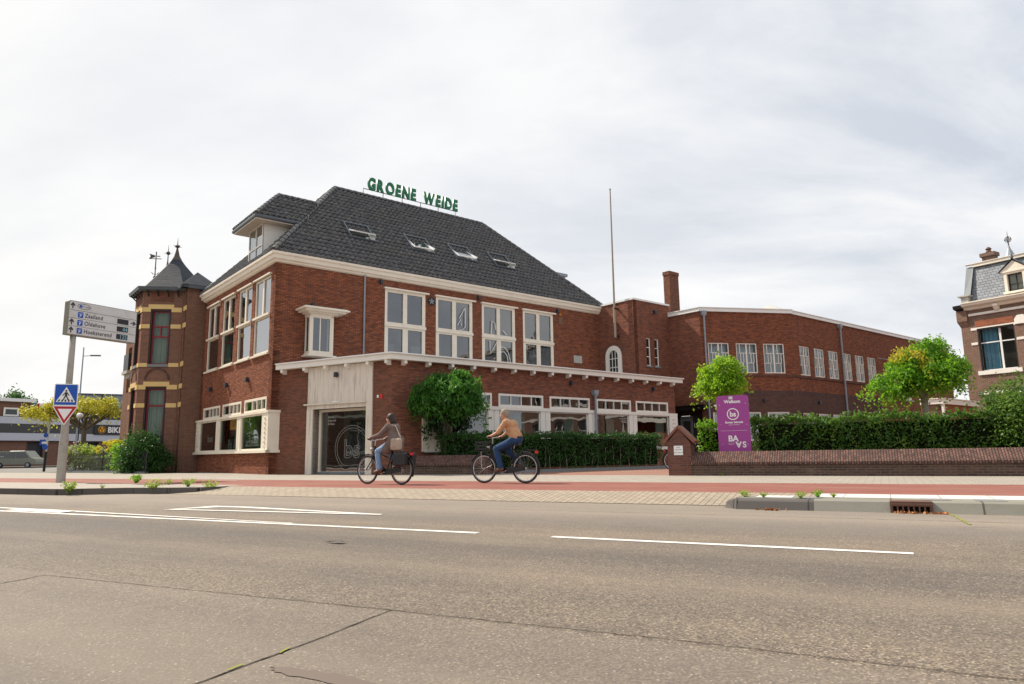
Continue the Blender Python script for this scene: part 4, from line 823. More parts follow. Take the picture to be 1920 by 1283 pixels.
# ================================================================= brown house with turret
NB = thing('turret_house', 'brown brick townhouse with yellow bands, red window frames and a pointed slate turret', 'building', FA @ T(-.84, 10.2, 0))
N_ = Vector((-.84, 10.2, 0)); Pn0 = Vector((-.84, 10.9, 0)); Pn1 = Vector((-2.54, 11.9, 0)); Pn2 = Vector((-2.54, 13.83, 0)); Pn3 = Vector((-.84, 14.83, 0))
def FS(a, b, base=FA): d = b-a; return base @ T(a.x, a.y, 0) @ RZ(math.degrees(math.atan2(d.y, d.x))), d.length
FN, LN = FS(N_, Vector((10, 10.2, 0))); wall('side_wall', M_['brick_nb'], FN, LN, 0, 9.45, (), .3, NB)
Fn3, Ln3 = FS(Pn0, N_); wall('street_wall', M_['brick_nb'], Fn3, Ln3, 0, 9.45, (), .3, NB)
Fn2, Ln2 = FS(Pn1, Pn0); n2o = [(.40,1.42,5.52,8.42),(.38,1.42,1.4,4.34)]; wall('turret_wall', M_['brick_nb'], Fn2, Ln2, 0, 9.45, n2o, .3, NB)
Fn1, Ln1 = FS(Pn2, Pn1); n1o = [(.45,1.5,5.52,8.42),(.45,1.5,1.4,4.34)]; wall('turret_wall', M_['brick_nb'], Fn1, Ln1, 0, 9.45, n1o, .3, NB)
Fn4, Ln4 = FS(Pn3, Pn2); wall('turret_wall', M_['brick_nb'], Fn4, Ln4, 0, 9.45, (), .3, NB)
Fn5, Ln5 = FS(Vector((-.84,25,0)), Pn3); wall('street_wall', M_['brick_nb'], Fn5, Ln5, 0, 9.45, [(1,2.2,5,8),(4,5.2,5,8),(8,9.2,1.2,4),(5,6.2,1.2,4)], .3, NB)
def redwin(F_, a, b, z0, z1, bars, split=None):
    hs = [(z, a+.1, b-.1, .09) for z in bars]; vs = [((a+b)/2, split[0], split[1], .06)] if split else []
    mb = MB(); mb.box(a,a+.08,.02,.16,z0,z1); mb.box(b-.08,b,.02,.16,z0,z1); mb.box(a+.08,b-.08,.02,.16,z1-.08,z1); mb.build('window_recess', M_['darkframe'], NB, F_)
    w = window(F_, a+.08, b-.08, z0, z1-.08, NB, y=.14, fw=.07, hs=hs, vs=vs, m='darkwood', g='glassnb')
    n = 26; xs = np.linspace(a+.1, b-.1, n); c = MB(); c.add([(x, .34+.03*math.sin(j*1.5)+.01*math.sin(j*4), z) for z in (z0, z1) for j, x in enumerate(xs)], [(j,j+1,n+j+1,n+j) for j in range(n-1)]); c.build('curtain', M_['curtain'], w, F_)
for F_, o in ((Fn2, n2o), (Fn1, n1o)):
    redwin(F_, *o[0], [6.98, 7.52], (7.0, 7.5)); redwin(F_, *o[1], [3.38])
mb = MB(); mb.box(.3,.3+.01,.5,.51,0,1)
core = [(-2.1,12.1),(-.5,11.3),(2,11.3),(2,14.5),(-.5,14.5),(-2.1,13.6)]; mb = MB(); mb.prism([(x+.0,y) for x,y in core], 4.6, 4.8); mb.box(.6,.7,11,14.8,0,9.4); mb.build('interior', M_['plaster'], NB, FA)
def band(F_, a, b, z0, z1, p=.035, m='yellow', nm='yellow_band'): mb = MB(); mb.box(a, b, -p, 0, z0, z1); return mb.build(nm, M_[m], NB, F_)
for F_, L_ in ((Fn2, Ln2), (Fn1, Ln1)):
    a, b = (n2o if F_ is Fn2 else n1o)[0][:2]
    for zt in (8.62, 4.55):                                       # stepped band over each window
        mb = MB(); mb.box(a-.12, b+.12, -.035, 0, zt-.18, zt+.06); mb.box(0.02, a-.12, -.035, 0, zt-.34, zt-.10); mb.box(b+.12, L_-.0, -.035, 0, zt-.34, zt-.10)
        mb.box(a-.12,a,-.035,0,zt-.34,zt-.18); mb.box(b,b+.12,-.035,0,zt-.34,zt-.18); mb.build('yellow_band', M_['yellow'], NB, F_)
    for z in (7.40, 3.28): band(F_, .02, a, z, z+.22); band(F_, b, L_, z, z+.22)
    band(F_, .02, a, 5.38, 5.58); band(F_, b, L_, 5.38, 5.58); band(F_, a, b, 5.38, 5.52, .06, 'graystone', 'window_sill')
    mb = MB(); arch_ring(mb, (a+b)/2, .52, .62, 4.72, 4.72, -.03, 0); mb.build('brick_arch', M_['brick_dark'], NB, F_)
    mb = MB(); mb.box(a-.05, b+.05, -.02, 0, 8.85, 9.3); mb.build('ornament_panel', M_['brick_low'], NB, F_)
for z in (8.30, 7.40, 5.38, 4.23, 3.28): band(Fn3, .0, Ln3+.03, z, z+.24)
mb = MB(); mb.box(.06,.22,-.07,0,0,9.3); mb.build('pilaster', M_['brick_nb'], NB, Fn3)
# turret roof: bell-cast slates rising to a concave cap
def ring(s, z):
    c = Vector((-.84, 12.87, 0)); P = [Vector((-.84,10.75,0)),Vector((-2.68,11.8,0)),Vector((-2.68,13.93,0)),Vector((-.84,15.0,0)),Vector((1.0,13.93,0)),Vector((1.0,11.8,0))]
    return [((c+(p-c)*s).x, (c+(p-c)*s).y, z) for p in P]
def loft(rings, mb):
    n = len(rings[0]); V = [v for r in rings for v in r]; mb.add(V, [(i*n+k, i*n+(k+1)%n, (i+1)*n+(k+1)%n, (i+1)*n+k) for i in range(len(rings)-1) for k in range(n)])
mb = MB(); loft([ring(1.0,9.56), ring(.90,9.66), ring(.72,10.08), ring(.45,10.72), ring(.22,11.28), ring(.13,11.55)], mb); mb.build('turret_roof', M_['slate'], NB, FA)
mb = MB(); loft([ring(.135,11.54), ring(.07,11.8), ring(.035,12.1), ring(.018,12.3)], mb); mb.ball((-.84,12.87,12.36), .13, sc=(1,1,.7)); mb.tube([(-.84,12.87,12.3),(-.84,12.87,12.85)], [.035,.006], 6)
for k in range(4): a = k*math.pi/2+.4; mb.tube([(-.84,12.87,12.36),(-.84+.30*math.cos(a),12.87+.30*math.sin(a),12.36)], [.03,.004], 5)
mb.build('turret_finial', M_['brown_steel'], NB, FA)
mb = MB(); loft([ring(1.0,9.36), ring(1.08,9.42), ring(1.11,9.58), ring(.95,9.60)], mb); 
mb.build('gutter', M_['zincdark'], NB, FA)
for (p, q) in ((Pn1,Pn2),(Pn0,Pn1)):
    for k in range(4): mb = MB(); c = p+(q-p)*((k+.5)/4); nn = Vector(((q-p).y,-(q-p).x,0)).normalized()*-1; nn = nn if (c+nn-Vector((-.84,12.87,0))).length > (c-Vector((-.84,12.87,0))).length else -nn; mb.tube([(c.x,c.y,9.12),(c.x+nn.x*.3,c.y+nn.y*.3,9.4)], .035, 5); mb.build('gutter_bracket', M_['black'], NB, FA)
mb = MB(); mb.add([(-1.15,9.95,9.62),(.75,9.95,9.62),(.75,13.5,9.62),(-1.15,13.5,9.62),(-.15,11.15,10.62),(-.15,13,10.62)], [(0,1,4),(1,2,5,4),(0,4,5,3),(2,3,5)]); mb.build('side_roof', M_['slate'], NB, FA)
mb = MB(); mb.box(-1.2,10,9.95,10.2,9.44,9.6); mb.box(-1.2,-.84,9.95,10.9,9.44,9.6); mb.build('gutter', M_['zincdark'], NB, FA)
mb = MB(); mb.add([(.75,10.2,9.6),(10,10.2,9.6),(10,25,9.6),(-.84,25,9.6),(-.84,13.5,9.6),(3,15,10.2),(6,20,10.2)], [(0,1,2,3,4)]); mb.build('main_roof', M_['slate'], NB, FA)
mb = MB(); mb.lathe([(.22,10.2),(.10,11.4),(.03,12.0),(.02,12.5)], 6, T(-.84,14.9,0)); mb.ball((-.84,14.9,12.45), .11); mb.tube([(-.84,14.9,12.4),(-.84,14.9,12.95)], [.03,.006], 6)
for k in range(4): a = k*math.pi/2+.9; mb.tube([(-.84,14.9,12.45),(-.84+.27*math.cos(a),14.9+.27*math.sin(a),12.45)], [.025,.004], 5)
mb.build('roof_finial', M_['brown_steel'], NB, FA)
Vn = FR((-20.9, 39.7, 0), 80)
mb = MB(); mb.tube([(0,0,9.6),(0,0,12.75)], .03, 6); mb.ball((0,0,11.2), .10); mb.ball((0,0,11.75), .05); mb.ball((0,0,10.95),.08)
mb.tube([(-.2,0,11.5),(-.1,0,11.38),(0,0,11.4),(.1,0,11.38),(.2,0,11.5)], .02, 5); mb.plate([(-.38,12.3),(-.05,12.42),(-.05,12.52),(-.38,12.62),(-.3,12.47)], -.01, .01); mb.box(-.38,.3,-.01,.01,12.3,12.34); mb.box(.05,.22,-.01,.01,12.45,12.5); mb.build('weather_vane', M_['brown_steel'], NB, Vn)
# porch with balcony further along the street front
mb = MB(); mb.box(-1.75,-.85,15.3,16.0,0,5.4); mb.build('porch', M_['brick_nb'], NB, FA)
mb = MB()
for z in np.arange(.3,5.2,.62): mb.box(-1.79,-1.6,15.26,15.45,z,z+.31)
mb.box(-1.81,-1.62,15.24,15.42,0,8.6); mb.build('yellow_quoins', M_['yellow'], NB, FA)
mb = MB(); mb.box(-2.5,-.85,15.1,16.5,5.38,5.55); mb.box(-2.35,-.85,15.15,16.4,5.15,5.38); mb.build('balcony_slab', M_['stone'], NB, FA)
mb = MB(); mb.box(-2.45,-2.40,15.15,16.4,5.55,6.5); mb.box(-2.4,-.9,15.15,15.19,5.55,6.5)
mb.build('balcony_rail', M_['black'], NB, FA)
mb = MB(); mb.box(-2.5,-.85,15.3,16.4,8.22,8.3); mb.tube([(-.9,15.4,7.5),(-2.2,15.4,8.2)], .04, 5); mb.build('awning_roof', M_['zincdark'], NB, FA)
# ================================================================= right hand mansard house
def mansard(M, label, group=None):
    H = thing('mansard_house', label, 'building', M, group); F_ = M
    wins = [(.80,2.62),(3.35,5.1),(5.9,7.7)]; Lh = 9.2
    wall('front_wall', M_['brick_right'], F_, Lh, 0, 8.35, [(a,b,4.82,7.18) for a,b in wins] + [(a,b,1.0,3.4) for a,b in wins], .3, H)
    wall('side_wall', M_['brick_right'], F_ @ T(Lh,0,0) @ RZ(90), 9, 0, 8.35, (), .3, H, x0=.02); wall('side_wall', M_['brick_right'], F_ @ T(0,9,0) @ RZ(-90), 8.98, 0, 8.35, (), .3, H)
    for i, (a, b) in enumerate(wins):
        for z0, z1 in ((4.82,7.18),(1.0,3.4)):
            mid = a+(b-a)*.58; w = window(F_, a, b, z0, z1, H, y=.12, fw=.06, vs=[(mid, z0, z1, .10)], hs=[(z0+1.55, a, b, .06)], m='fascia', g='glassnb')
            mb = MB(); mb.box(a,a+.07,.0,.13,z0,z1); mb.box(b-.05,b,.0,.13,z0,z1); mb.box(a,b,.0,.13,z1-.08,z1); mb.build('reveal', M_['darkframe'], w, F_)
            if i == 0: 
                n = 12; xs = np.linspace(a+.1, a+.85, n); c = MB(); c.add([(x,.34+.03*math.sin(j*2),z) for z in (z0,z1) for j,x in enumerate(xs)], [(j,j+1,n+j+1,n+j) for j in range(n-1)]); c.build('curtain', M_['bluesheet'], w, F_)  # blue rippled sheet behind the left part of the first windows
            mb = MB(); mb.box(a-.16,b+.16,-.08,.1,z0-.22,z0); mb.build('sill', M_['white'], H, F_)
        # segmental brick arch and keystone shoulders
        mb = MB(); mb.box(a-.30,a-.0,-.03,0,7.12,7.26); mb.box(b,b+.06,-.03,0,7.12,7.26); mb.box(a,b,-.03,0,7.19,7.26); mb.build('lintel_band', M_['white'], H, F_)
        mb = MB(); mb.box(a-.02,b+.02,-.035,0,7.27,7.62); mb.build('ornament_panel', M_['brick_orange'], H, F_)
    for x in (2.98, 5.5):
        mb = MB(); mb.plate([(x-.30,7.15),(x+.30,7.15),(x+.30,7.42),(x+.14,7.62),(x-.14,7.62),(x-.30,7.42)], -.06, 0); mb.build('keystone', M_['white'], H, F_)
        mb = MB(); mb.box(x-.30,x+.30,-.03,0,6.30,6.44); mb.build('string_course', M_['white'], H, F_)
    mb = MB(); mb.box(.45,.78,-.03,0,6.30,6.44); mb.box(.45,.78,-.03,0,3.52,3.70); mb.box(.45,Lh,-.03,0,3.52,3.70); mb.build('string_course', M_['white'], H, F_)
    mb = MB(); mb.box(.48,Lh,-.08,0,7.94,8.07); mb.build('string_course', M_['white'], H, F_)
    mb = MB(); mb.box(-.12,.42,-.14,0,7.7,8.30); mb.add([(-.12,-.14,7.7),(.42,-.14,7.7),(.42,0,7.35),(-.0,0,7.35)], [(0,1,2,3)]); mb.build('corner_console', M_['brick_right'], H, F_)
    mb = MB(); mb.prof([(0,8.28),(-.10,8.30),(-.14,8.42),(-.36,8.50),(-.40,8.62),(-.44,8.64),(-.44,8.70),(0,8.74)], .30, Lh+.3); mb.build('cornice', M_['cream'], H, F_)
    mb = MB(); mb.prof([(.2,8.30),(-.34,8.42),(-.38,8.60),(.2,8.72)], -.16, .30); mb.build('cornice_end', M_['darkframe'], H, F_)
    for x in (1.95, 4.3, 6.7): mb = MB(); mb.prof([(0,8.32),(-.30,8.40),(-.30,8.30),(-.14,8.05),(0,7.98)], x-.12, x+.12); mb.build('bracket', M_['cream'], H, F_)
    mb = MB(); mb.add([(.55,.30,8.72),(Lh,.30,8.72),(Lh,1.15,10.95),(.50,1.15,10.95)], [(0,1,2,3)]); mb.add([(.3,9,8.72),(Lh,9,8.72),(Lh,8,10.95),(.50,8,10.95),(.50,1.15,10.95),(Lh,1.15,10.95),(.3,.3,8.72)], [(0,1,2,3),(2,5,4,3),(6,0,3,4)]); mb.build('mansard_roof', M_['slate2'], H, F_)
    mb = MB(); mb.add([(.22,.25,9.15),(.58,.22,9.15),(.54,1.08,10.98),(.17,1.05,10.98),(.22,9,9.15),(.17,8.5,10.98)], [(0,1,2,3),(4,0,3,5)]); mb.build('hip_flashing', M_['zincflash'], H, F_)
    mb = MB(); mb.box(.12,.5,.1,.6,8.6,9.12); mb.box(-.02,.6,.0,.7,9.12,9.2); mb.build('corner_pedestal', M_['stone'], H, F_)
    mb = MB(); mb.box(.52,Lh,.98,1.2,10.93,11.10); mb.box(.12,Lh,.94,1.2,11.10,11.14); mb.build('coping', M_['cream'], H, F_)
    mb = MB(); mb.box(.42,1.05,2.5,3.0,10.9,11.95); mb.box(.34,1.13,2.42,3.08,11.75,11.97); mb.build('chimney', M_['brick_right'], H, F_); mb = MB(); mb.lathe([(.10,11.95),(.17,12.05),(.10,12.14),(.17,12.22),(.06,12.34)], 8, T(.72,2.75,0)); mb.build('chimney_pot', M_['rust'], H, F_)
    D = MB(); D.box(2.42,2.56,.02,.30,8.95,10.02); D.box(3.30,3.44,.02,.30,8.95,10.02); D.box(2.56,3.30,.02,.30,9.92,10.02); D.box(2.34,3.52,-.05,.30,8.84,8.95); D.box(2.30,3.56,-.03,1.0,10.02,10.10); D.plate([(2.28,10.10),(3.58,10.10),(2.93,10.62)], .0, 1.2); 
    dd = D.build('dormer', M_['cream'], H, F_); 
    mb = MB(); mb.add([(2.18,-.08,10.06),(2.93,-.08,10.72),(2.93,1.3,10.72),(2.18,1.3,10.06),(3.68,-.08,10.06),(3.68,1.3,10.06)], [(0,1,2,3),(1,4,5,2)]); mb.lathe([(.06,10.7),(.08,10.8),(.03,11.0)], 8, T(2.93,.0,0)); mb.build('dormer_roof', M_['zincdark'], dd, F_)
    window(F_, 2.56,3.30,8.98,9.92, dd, y=.18, fw=.06, vs=[(2.95,9,9.9,.04)], hs=[(9.35,2.6,3.26,.04)], m='darkframe', g='glassnb')
    mb = MB(); mb.box(2.5,3.36,.3,1.1,8.9,10.0); mb.build('dormer_cheek', M_['plaster'], dd, F_)
    mb = MB(); mb.lathe([(.50,10.9),(.48,11.3),(.38,11.65),(.20,12.0),(.08,12.3),(.03,12.5)], 12, T(1.28,4.0,0)); mb.build('cupola', M_['zinc'], H, F_)
    mb = MB(); mb.tube([(1.28,4,12.4),(1.28,4,13.35)], [.04,.008], 6); mb.torus(.17,.02,16,5,T(1.28,4,12.85)); mb.torus(.17,.02,16,5,T(1.28,4,12.85)@RZ(90)); mb.torus(.17,.02,16,5,T(1.28,4,12.85)@RX(90)); mb.build('spire_ornament', M_['brown_steel'], H, F_)
    mb = MB(); mb.box(.35,Lh-.35,3,3.1,0,8.3); mb.box(.3,Lh-.3,.3,3,4.2,4.3); mb.box(.3,Lh-.3,.3,8.9,8.2,8.3); mb.build('interior', M_['plaster'], H, F_)
    return H
RH = mansard(FR((25.52, 39, 0), 148), 'rosy brick house with a grey slate mansard roof at the right edge')
F2h = FR((25.33+9.6*math.sin(R_(148)), 39+9.6*math.cos(R_(148)), 0), 148)
H2 = dup(RH, F2h, 'rosy brick mansard house further along, seen only in window reflections')
H3 = dup(RH, FR((-31, 11, 0), 0), 'rosy brick mansard house beyond the left edge, seen only in the entrance glass')
# annex between wing and house
AX = thing('garden_annex', 'single storey brick annex with a white fascia beside the mansard house', 'building', FR((20.25, 33, 0), AU))
FAx = WORLD[AX.name]; wall('annex_wall', M_['brick_orange'], FAx, 4.6, 0, 2.75, (), .25, AX); wall('annex_wall', M_['brick_right'], FAx @ T(0,.9,0) @ RZ(-90), .88, 0, 2.75, (), .25, AX)
mb = MB(); mb.box(-.1,4.7,-.12,.9,2.72,2.96); mb.box(-.15,4.75,-.16,.9,2.96,3.0); mb.build('fascia', M_['white'], AX); mb = MB(); mb.box(-.06,.10,-.1,-.0,0,2.72); mb.build('corner_post', M_['white'], AX)
mb = MB(); mb.box(.3,1.5,-.03,0,.9,1.5); mb.build('window', M_['white'], AX)
# ================================================================= far left: shops
BS = thing('bike_shop', 'long two storey shop with pale cladding, a dark band and yellow and white lettering', 'building', FR((-62.5, 85, 0), 32))
FB = WORLD[BS.name]; LB = 44
def band2(z0, z1, m, nm, y=-.4, x0=-20, x1=LB): mb = MB(); mb.box(x0, x1, y, 0, z0, z1); return mb.build(nm, m, BS)
lg = mat('pale lavender cladding', (.50,.51,.58), .5); dg = mat('dark grey cladding', (.06,.06,.06), .5)
band2(3.15, 4.07, lg, 'lower_cladding'); band2(4.07, 5.22, dg, 'dark_band', -.36); band2(5.22, 6.05, lg, 'upper_cladding')
mb = MB(); mb.box(-20, 3.6, .5, 12, 0, 8.0); mb.build('upper_wall', M_['brick_nb'], BS); mb = MB(); mb.box(3.6, LB, .6, 14, 0, 7.4); mb.build('roof_block', mat('dark roof panel', (.05,.048,.06), .6), BS)
mb = MB(); mb.box(-20, 3.9, .0, 12, 7.95, 8.35); mb.box(3.9, LB, .3, 14, 7.4, 7.55); mb.build('roof_edge', M_['fascia'], BS)
for x in (-2.6, .5): window(FB, x, x+1.7, 6.15, 7.2, BS, y=.3, fw=.2, m='white', g='darkglass')
wall('shop_front', M_['brick_nb'], FB, LB, 0, 3.15, [(3.2,5.2,.2,3.0),(9.5,12,.2,3.0),(15,20,.3,3.0),(22,30,.3,3)], .3, BS, x0=-20)
mb = MB(); mb.box(-20, LB, 1.0, 1.1, 0, 3.2); mb.build('shop_glazing', M_['darkglass'], BS)
for x in (6.2, 26): mb = MB(); mb.box(x, x+.25, -2.5, -2.25, 0, 3.15); mb.build('canopy_post', M_['zincdark'], BS)
mb = MB(); mb.box(11.0, 22, -.52, -.41, 4.0, 5.35); mb.build('sign_panel', M_['black'], BS)
mb = MB(); mb.lathe([(.50,0),(.50,.03)], 20, T(12.0,-.52,4.68) @ RX(90)); mb.build('logo_disc', M_['orange'], BS)
mb = MB(); mb.torus(.40,.05,20,5,T(12.0,-.57,4.68)); mb.tube([(11.75,-.57,4.95),(12.0,-.57,4.55),(12.25,-.57,4.95)], .06, 4); mb.tube([(12.0,-.57,4.6),(12.0,-.57,4.35)], .05, 4); mb.build('logo_mark', M_['black'], BS)
text('shop_lettering', 'BIKE', 1.05, FB @ T(12.75, -.56, 4.32), M_['purewhite'], BS, .01, bold=.03, align='LEFT', sx=.95); text('shop_lettering', 'TOTAAL', 1.05, FB @ T(15.6, -.56, 4.32), M_['purewhite'], BS, .01, align='LEFT', sx=1.2)
GB = thing('glass_office', 'grey panelled office block with green glazing beyond the shop roof', 'building', FR((-70, 112, 0), 60))
mb = MB(); mb.box(0, 26, 0, 12, 0, 11.2); mb.build('grey_panels', mat('blue grey panels', (.13,.16,.19), .4), GB)
mb = MB(); mb.box(6,26,-.05,0,7.6,9.3); mb.build('glazing', mat('green glazing', (.015,.07,.05), .1, .7), GB)
mb = MB(); [mb.box(x,x+.25,-.12,0,6,11.2) for x in np.arange(0,26,3.2)]; mb.box(0,26,-.15,0,11.1,11.3); mb.build('mullions', M_['black'], GB)
VN = thing('parked_van', 'grey green van parked in front of the shop canopy', 'van', FR((-59.5, 80.5, RZ0), 88))
def van(V_, L=4.9):
    pr = [(0,.35),(0,1.2),(.08,1.75),(.25,1.93),(3.55,1.95),(4.25,1.2),(4.78,1.0),(4.88,.7),(4.88,.35)]
    mb = MB(); n = len(pr); mb.add([(x,0,z) for x,z in pr]+[(x,1.85,z) for x,z in pr], [tuple(range(n)), tuple(range(n,2*n))[::-1]]+[(i,n+i,n+(i+1)%n,(i+1)%n) for i in range(n)]); mb.build('body', mat('grey green van paint', (.17,.18,.14), .3, .6), V_, bevel=.06)
    for poly, nm in (([(1.55,1.15),(1.55,1.78),(2.5,1.80),(2.5,1.15)],'window'),([(2.6,1.15),(2.6,1.80),(3.5,1.80),(4.05,1.15)],'window'),([(.3,1.15),(.3,1.75),(1.45,1.78),(1.45,1.15)],'window')):
        mb = MB(); mb.plate(poly, -.02, .0); mb.build(nm, M_['darkglass'], V_)
    for x in (.85, 4.0):
        mb = MB(); mb.lathe([(.33,0),(.33,.2)], 18, WORLD[V_.name].inverted() @ WORLD[V_.name] @ T(x,.12,.33) @ RX(90)); w = mb.build('wheel', M_['black'], V_); mb = MB(); mb.lathe([(.2,0),(.16,.03)], 14, T(x,-.09,.33) @ RX(90)); mb.build('rim', M_['zinc'], w, WORLD[V_.name])
    mb = MB(); mb.box(-.03,.02,.1,.3,.9,1.3); mb.build('tail_light', M_['redsign'], V_)
    text('van_lettering', 'SERVICE', .2, WORLD[V_.name] @ T(.9,-.03,1.25), M_['purewhite'], V_, .002)
van(VN)
# ================================================================= garden walls and pillar
e2w = 20.03
def coped_wall(name, label, x0, x1, y, M, group='low brick garden walls'):
    H = thing(name, label, 'wall', M @ T(x0, y, 0), group); L = x1-x0; F_ = WORLD[H.name]
    mb = MB(); mb.box(0, L, .0, .34, -.05, .36); mb.build('wall_body', M_['brick_wall'], H)
    # coping of bricks on edge, laid to a slope
    mb = MB(); mb.prof([(-.06,.30),(-.06,.37),(.30,.66),(.42,.60),(.42,.34)], -.0, L)
    me = mb.build('coping', M_['brick_cap'], H)
    return H
W1 = coped_wall('garden_wall', 'long low brick garden wall with sloped coping behind the right pavement', -4.90, 30, e2w, FW0)
FLW = FR((-3.84, 25.33, 0), 114)
W2 = coped_wall('garden_wall', 'short low brick garden wall with sloped coping beside the office entrance', -.75, 3.0, 0, FLW)
mb = MB(); mb.add([(3.0+.75,-.06,.30),(3.75,-.06,.37),(3.75,.30,.66),(3.75,.42,.60),(3.75,.42,.30),(4.02,.1,.20),(4.02,.1,.26),(3.98,.30,.34),(3.98,.38,.34),(3.98,.38,.2)], [(0,5,6,1),(1,6,7,2),(2,7,8,3),(3,8,9,4),(5,9,8,7,6),(0,4,9,5)]); mb.box(3.75,3.95,.03,.33,-.05,.30); mb.build('wall_end', M_['brick_cap'], W2)
PI = thing('gate_pillar', 'brick gate pillar with a pointed coping and a small white plate', 'pillar', FW0 @ T(-5.55, e2w-.02, 0))
mb = MB(); pw, pd = .66, .46
mb.add([(0,0,0),(pw,0,0),(pw,pd,0),(0,pd,0),(0,0,.92),(pw,0,.92),(pw,pd,.92),(0,pd,.92),(pw/2,0,1.33),(pw/2,pd,1.33)], [(0,3,2,1),(0,1,5,8,4),(2,3,7,9,6),(1,2,6,5),(3,0,4,7),(4,8,9,7),(5,6,9,8)]); mb.build('pillar_body', M_['brick_pillar'], PI)
for s in (1, -1):
    mb = MB(); c = pw/2; ang = math.atan2(.41, pw/2); 
    pts = [(c, 1.335), (c+s*(pw/2+.10), .90), (c+s*(pw/2+.13), .965), (c, 1.42)]
    mb.plate(pts, -.05, pd+.05); mb.build('pillar_coping', paint('terracotta coping tiles', (.20,.075,.05), .5, .5, (.09,.05,.04), sc=7) if s == 1 else bpy.data.materials['terracotta coping tiles'], PI)
mb = MB(); mb.box(.18,.44,-.012,.0,.575,.84); pl_ = mb.build('name_plate', M_['signwhite'], PI, bevel=.006)
for z, t in ((.775,'INRIT'),(.715,'VRIJLATEN'),(.63,'LUNCHROOM')): text('plate_lettering', t, .042, WORLD[PI.name] @ T(.31, -.014, z), M_['signtext'], pl_, .0005)
# ================================================================= purple sign board
PS = thing('welcome_sign', 'purple upright welcome sign board with white logos behind the garden wall', 'sign', FW0 @ T(-4.25, e2w+.8, 0))
def rrect(x0, x1, z0, z1, r, n=6): return [(x0,z0),(x1,z0)] + [(x1-r+r*math.sin(t), z1-r+r*math.cos(t)) for t in np.linspace(math.pi/2,0,n)] + [(x0+r-r*math.sin(t), z1-r+r*math.cos(t)) for t in np.linspace(0,math.pi/2,n)]
mb = MB(); mb.plate(rrect(-.02,.88,.35,2.26,.10), 0, .04); mb.build('board', M_['purple'], PS)
for x in (.12,.74): mb = MB(); mb.tube([(x,.07,0),(x,.07,2.0)], .03, 8); mb.build('sign_post', M_['zinc'], PS)
WP = WORLD[PS.name]
text('welcome_lettering', 'Welkom', .13, WP @ T(.43,-.004,2.04), M_['purewhite'], PS, .002, bold=.004)
mb = MB(); mb.torus(.155,.014,36,6,T(.43,-.004,1.72) @ Matrix.Diagonal((1,.4,1,1))); mb.build('logo_ring', M_['purewhite'], PS)
text('logo_letters', 'bs', .20, WP @ T(.43,-.004,1.655), M_['purewhite'], PS, .002, bold=.006)
text('company_lettering', 'Bureau Schmidt', .078, WP @ T(.45,-.004,1.46), M_['purewhite'], PS, .002, bold=.0025)
text('company_small_lettering', 'ingenieurs & adviseurs', .035, WP @ T(.45,-.004,1.405), M_['purewhite'], PS, .001)
mb = MB(); mb.box(.06,.80,-.003,.0,1.245,1.25); mb.build('divider_line', M_['purewhite'], PS)
text('logo_letters', 'BA', .23, WP @ T(.40,-.004,.945), M_['purewhite'], PS, .002, bold=.007)
text('logo_letters', 'A', .23, WP @ T(.54,-.004,.925) @ RY(180), M_['purewhite'], PS, .002, bold=.008)
text('logo_letters', 'S', .23, WP @ T(.70,-.004,.77), M_['purewhite'], PS, .002, bold=.007)
text('company_small_lettering', 'bouwadvies en\narchitectuur', .030, WP @ T(.34,-.004,.88), M_['purewhite'], PS, .001)
mb = MB(); mb.box(.34,.45,-.012,0,2.15,2.23); mb.build('sticker', M_['signgrey'], PS)
for x, z in ((.07,1.99),(.79,2.02),(.08,1.42),(.80,1.42),(.09,.86),(.80,.86)): mb = MB(); mb.lathe([(.009,0),(.007,.006)], 8, T(x,0,z) @ RX(90)); mb.build('screw', M_['signwhite'], PS)
# ================================================================= parking guidance sign and traffic signs
PG = thing('parking_guidance_sign', 'tall leaning grey post with a white parking sign naming three garages', 'sign', FR((-14.01, 21.9, 0), 27.8))
P_ = WORLD[PG.name]
mb = MB(); mb.lathe([(.135,-.1),(.13,.0),(.125,1.3),(.11,1.45),(.095,3.2),(.085,4.7)], 20); mb.build('post', M_['concrete'], PG, smooth=True)
text_ = None
mb = MB(); mb.plate(rrect(-.28, 2.02, 4.60, 5.71, .06), -.12, .10); mb.build('sign_box', M_['signedge'], PG)
mb = MB(); mb.plate(rrect(-.255, 2.0, 4.63, 5.69, .05), -.128, -.12); mb.build('sign_face', M_['signgrey'], PG)
yf = -.130; rows = [5.42, 5.16, 4.90]
mb = MB(); mb.box(-.25, 1.99, yf-.002, yf, 5.405, 5.415); mb.build('row_line', M_['signtext'], PG)
for z in (5.155, 4.89): mb = MB(); mb.box(-.25, 1.99, yf-.002, yf, z-.004, z+.004); mb.build('row_line', M_['signtext'], PG)
def arrow(M, up=True):
    s = .10; pts = [(-.018,-s),(.018,-s),(.018,.0),(.07,-.03),(.07,.02),(0,s),(-.07,.02),(-.07,-.03),(-.018,.0)]
    if not up: pts = [(z, -x) for x, z in pts]
    return MB().plate(pts, 0, -.003).build('arrow', M_['signtext'], PG, M)
for z in (5.56, 5.03, 4.77): arrow(P_ @ T(-.16, yf, z))
arrow(P_ @ T(1.90, yf, 5.28), False)
def torus_flat(a, b, r): return [(a*math.cos(t), 0, b*math.sin(t)) for t in np.linspace(0, 2*math.pi, 33)]
MB().tube([(q[0]+.20, yf, q[2]+5.56) for q in torus_flat(.21,.085,0)], .007, 4).build('route_oval', M_['signtext'], PG)
mb = MB(); mb.box(.05,.14,yf-.003,yf,5.52,5.60); mb.build('parking_symbol', M_['signblue'], PG); text('route_lettering', 'P-route', .07, P_ @ T(.27,yf-.002,5.54), M_['signtext'], PG, .001)
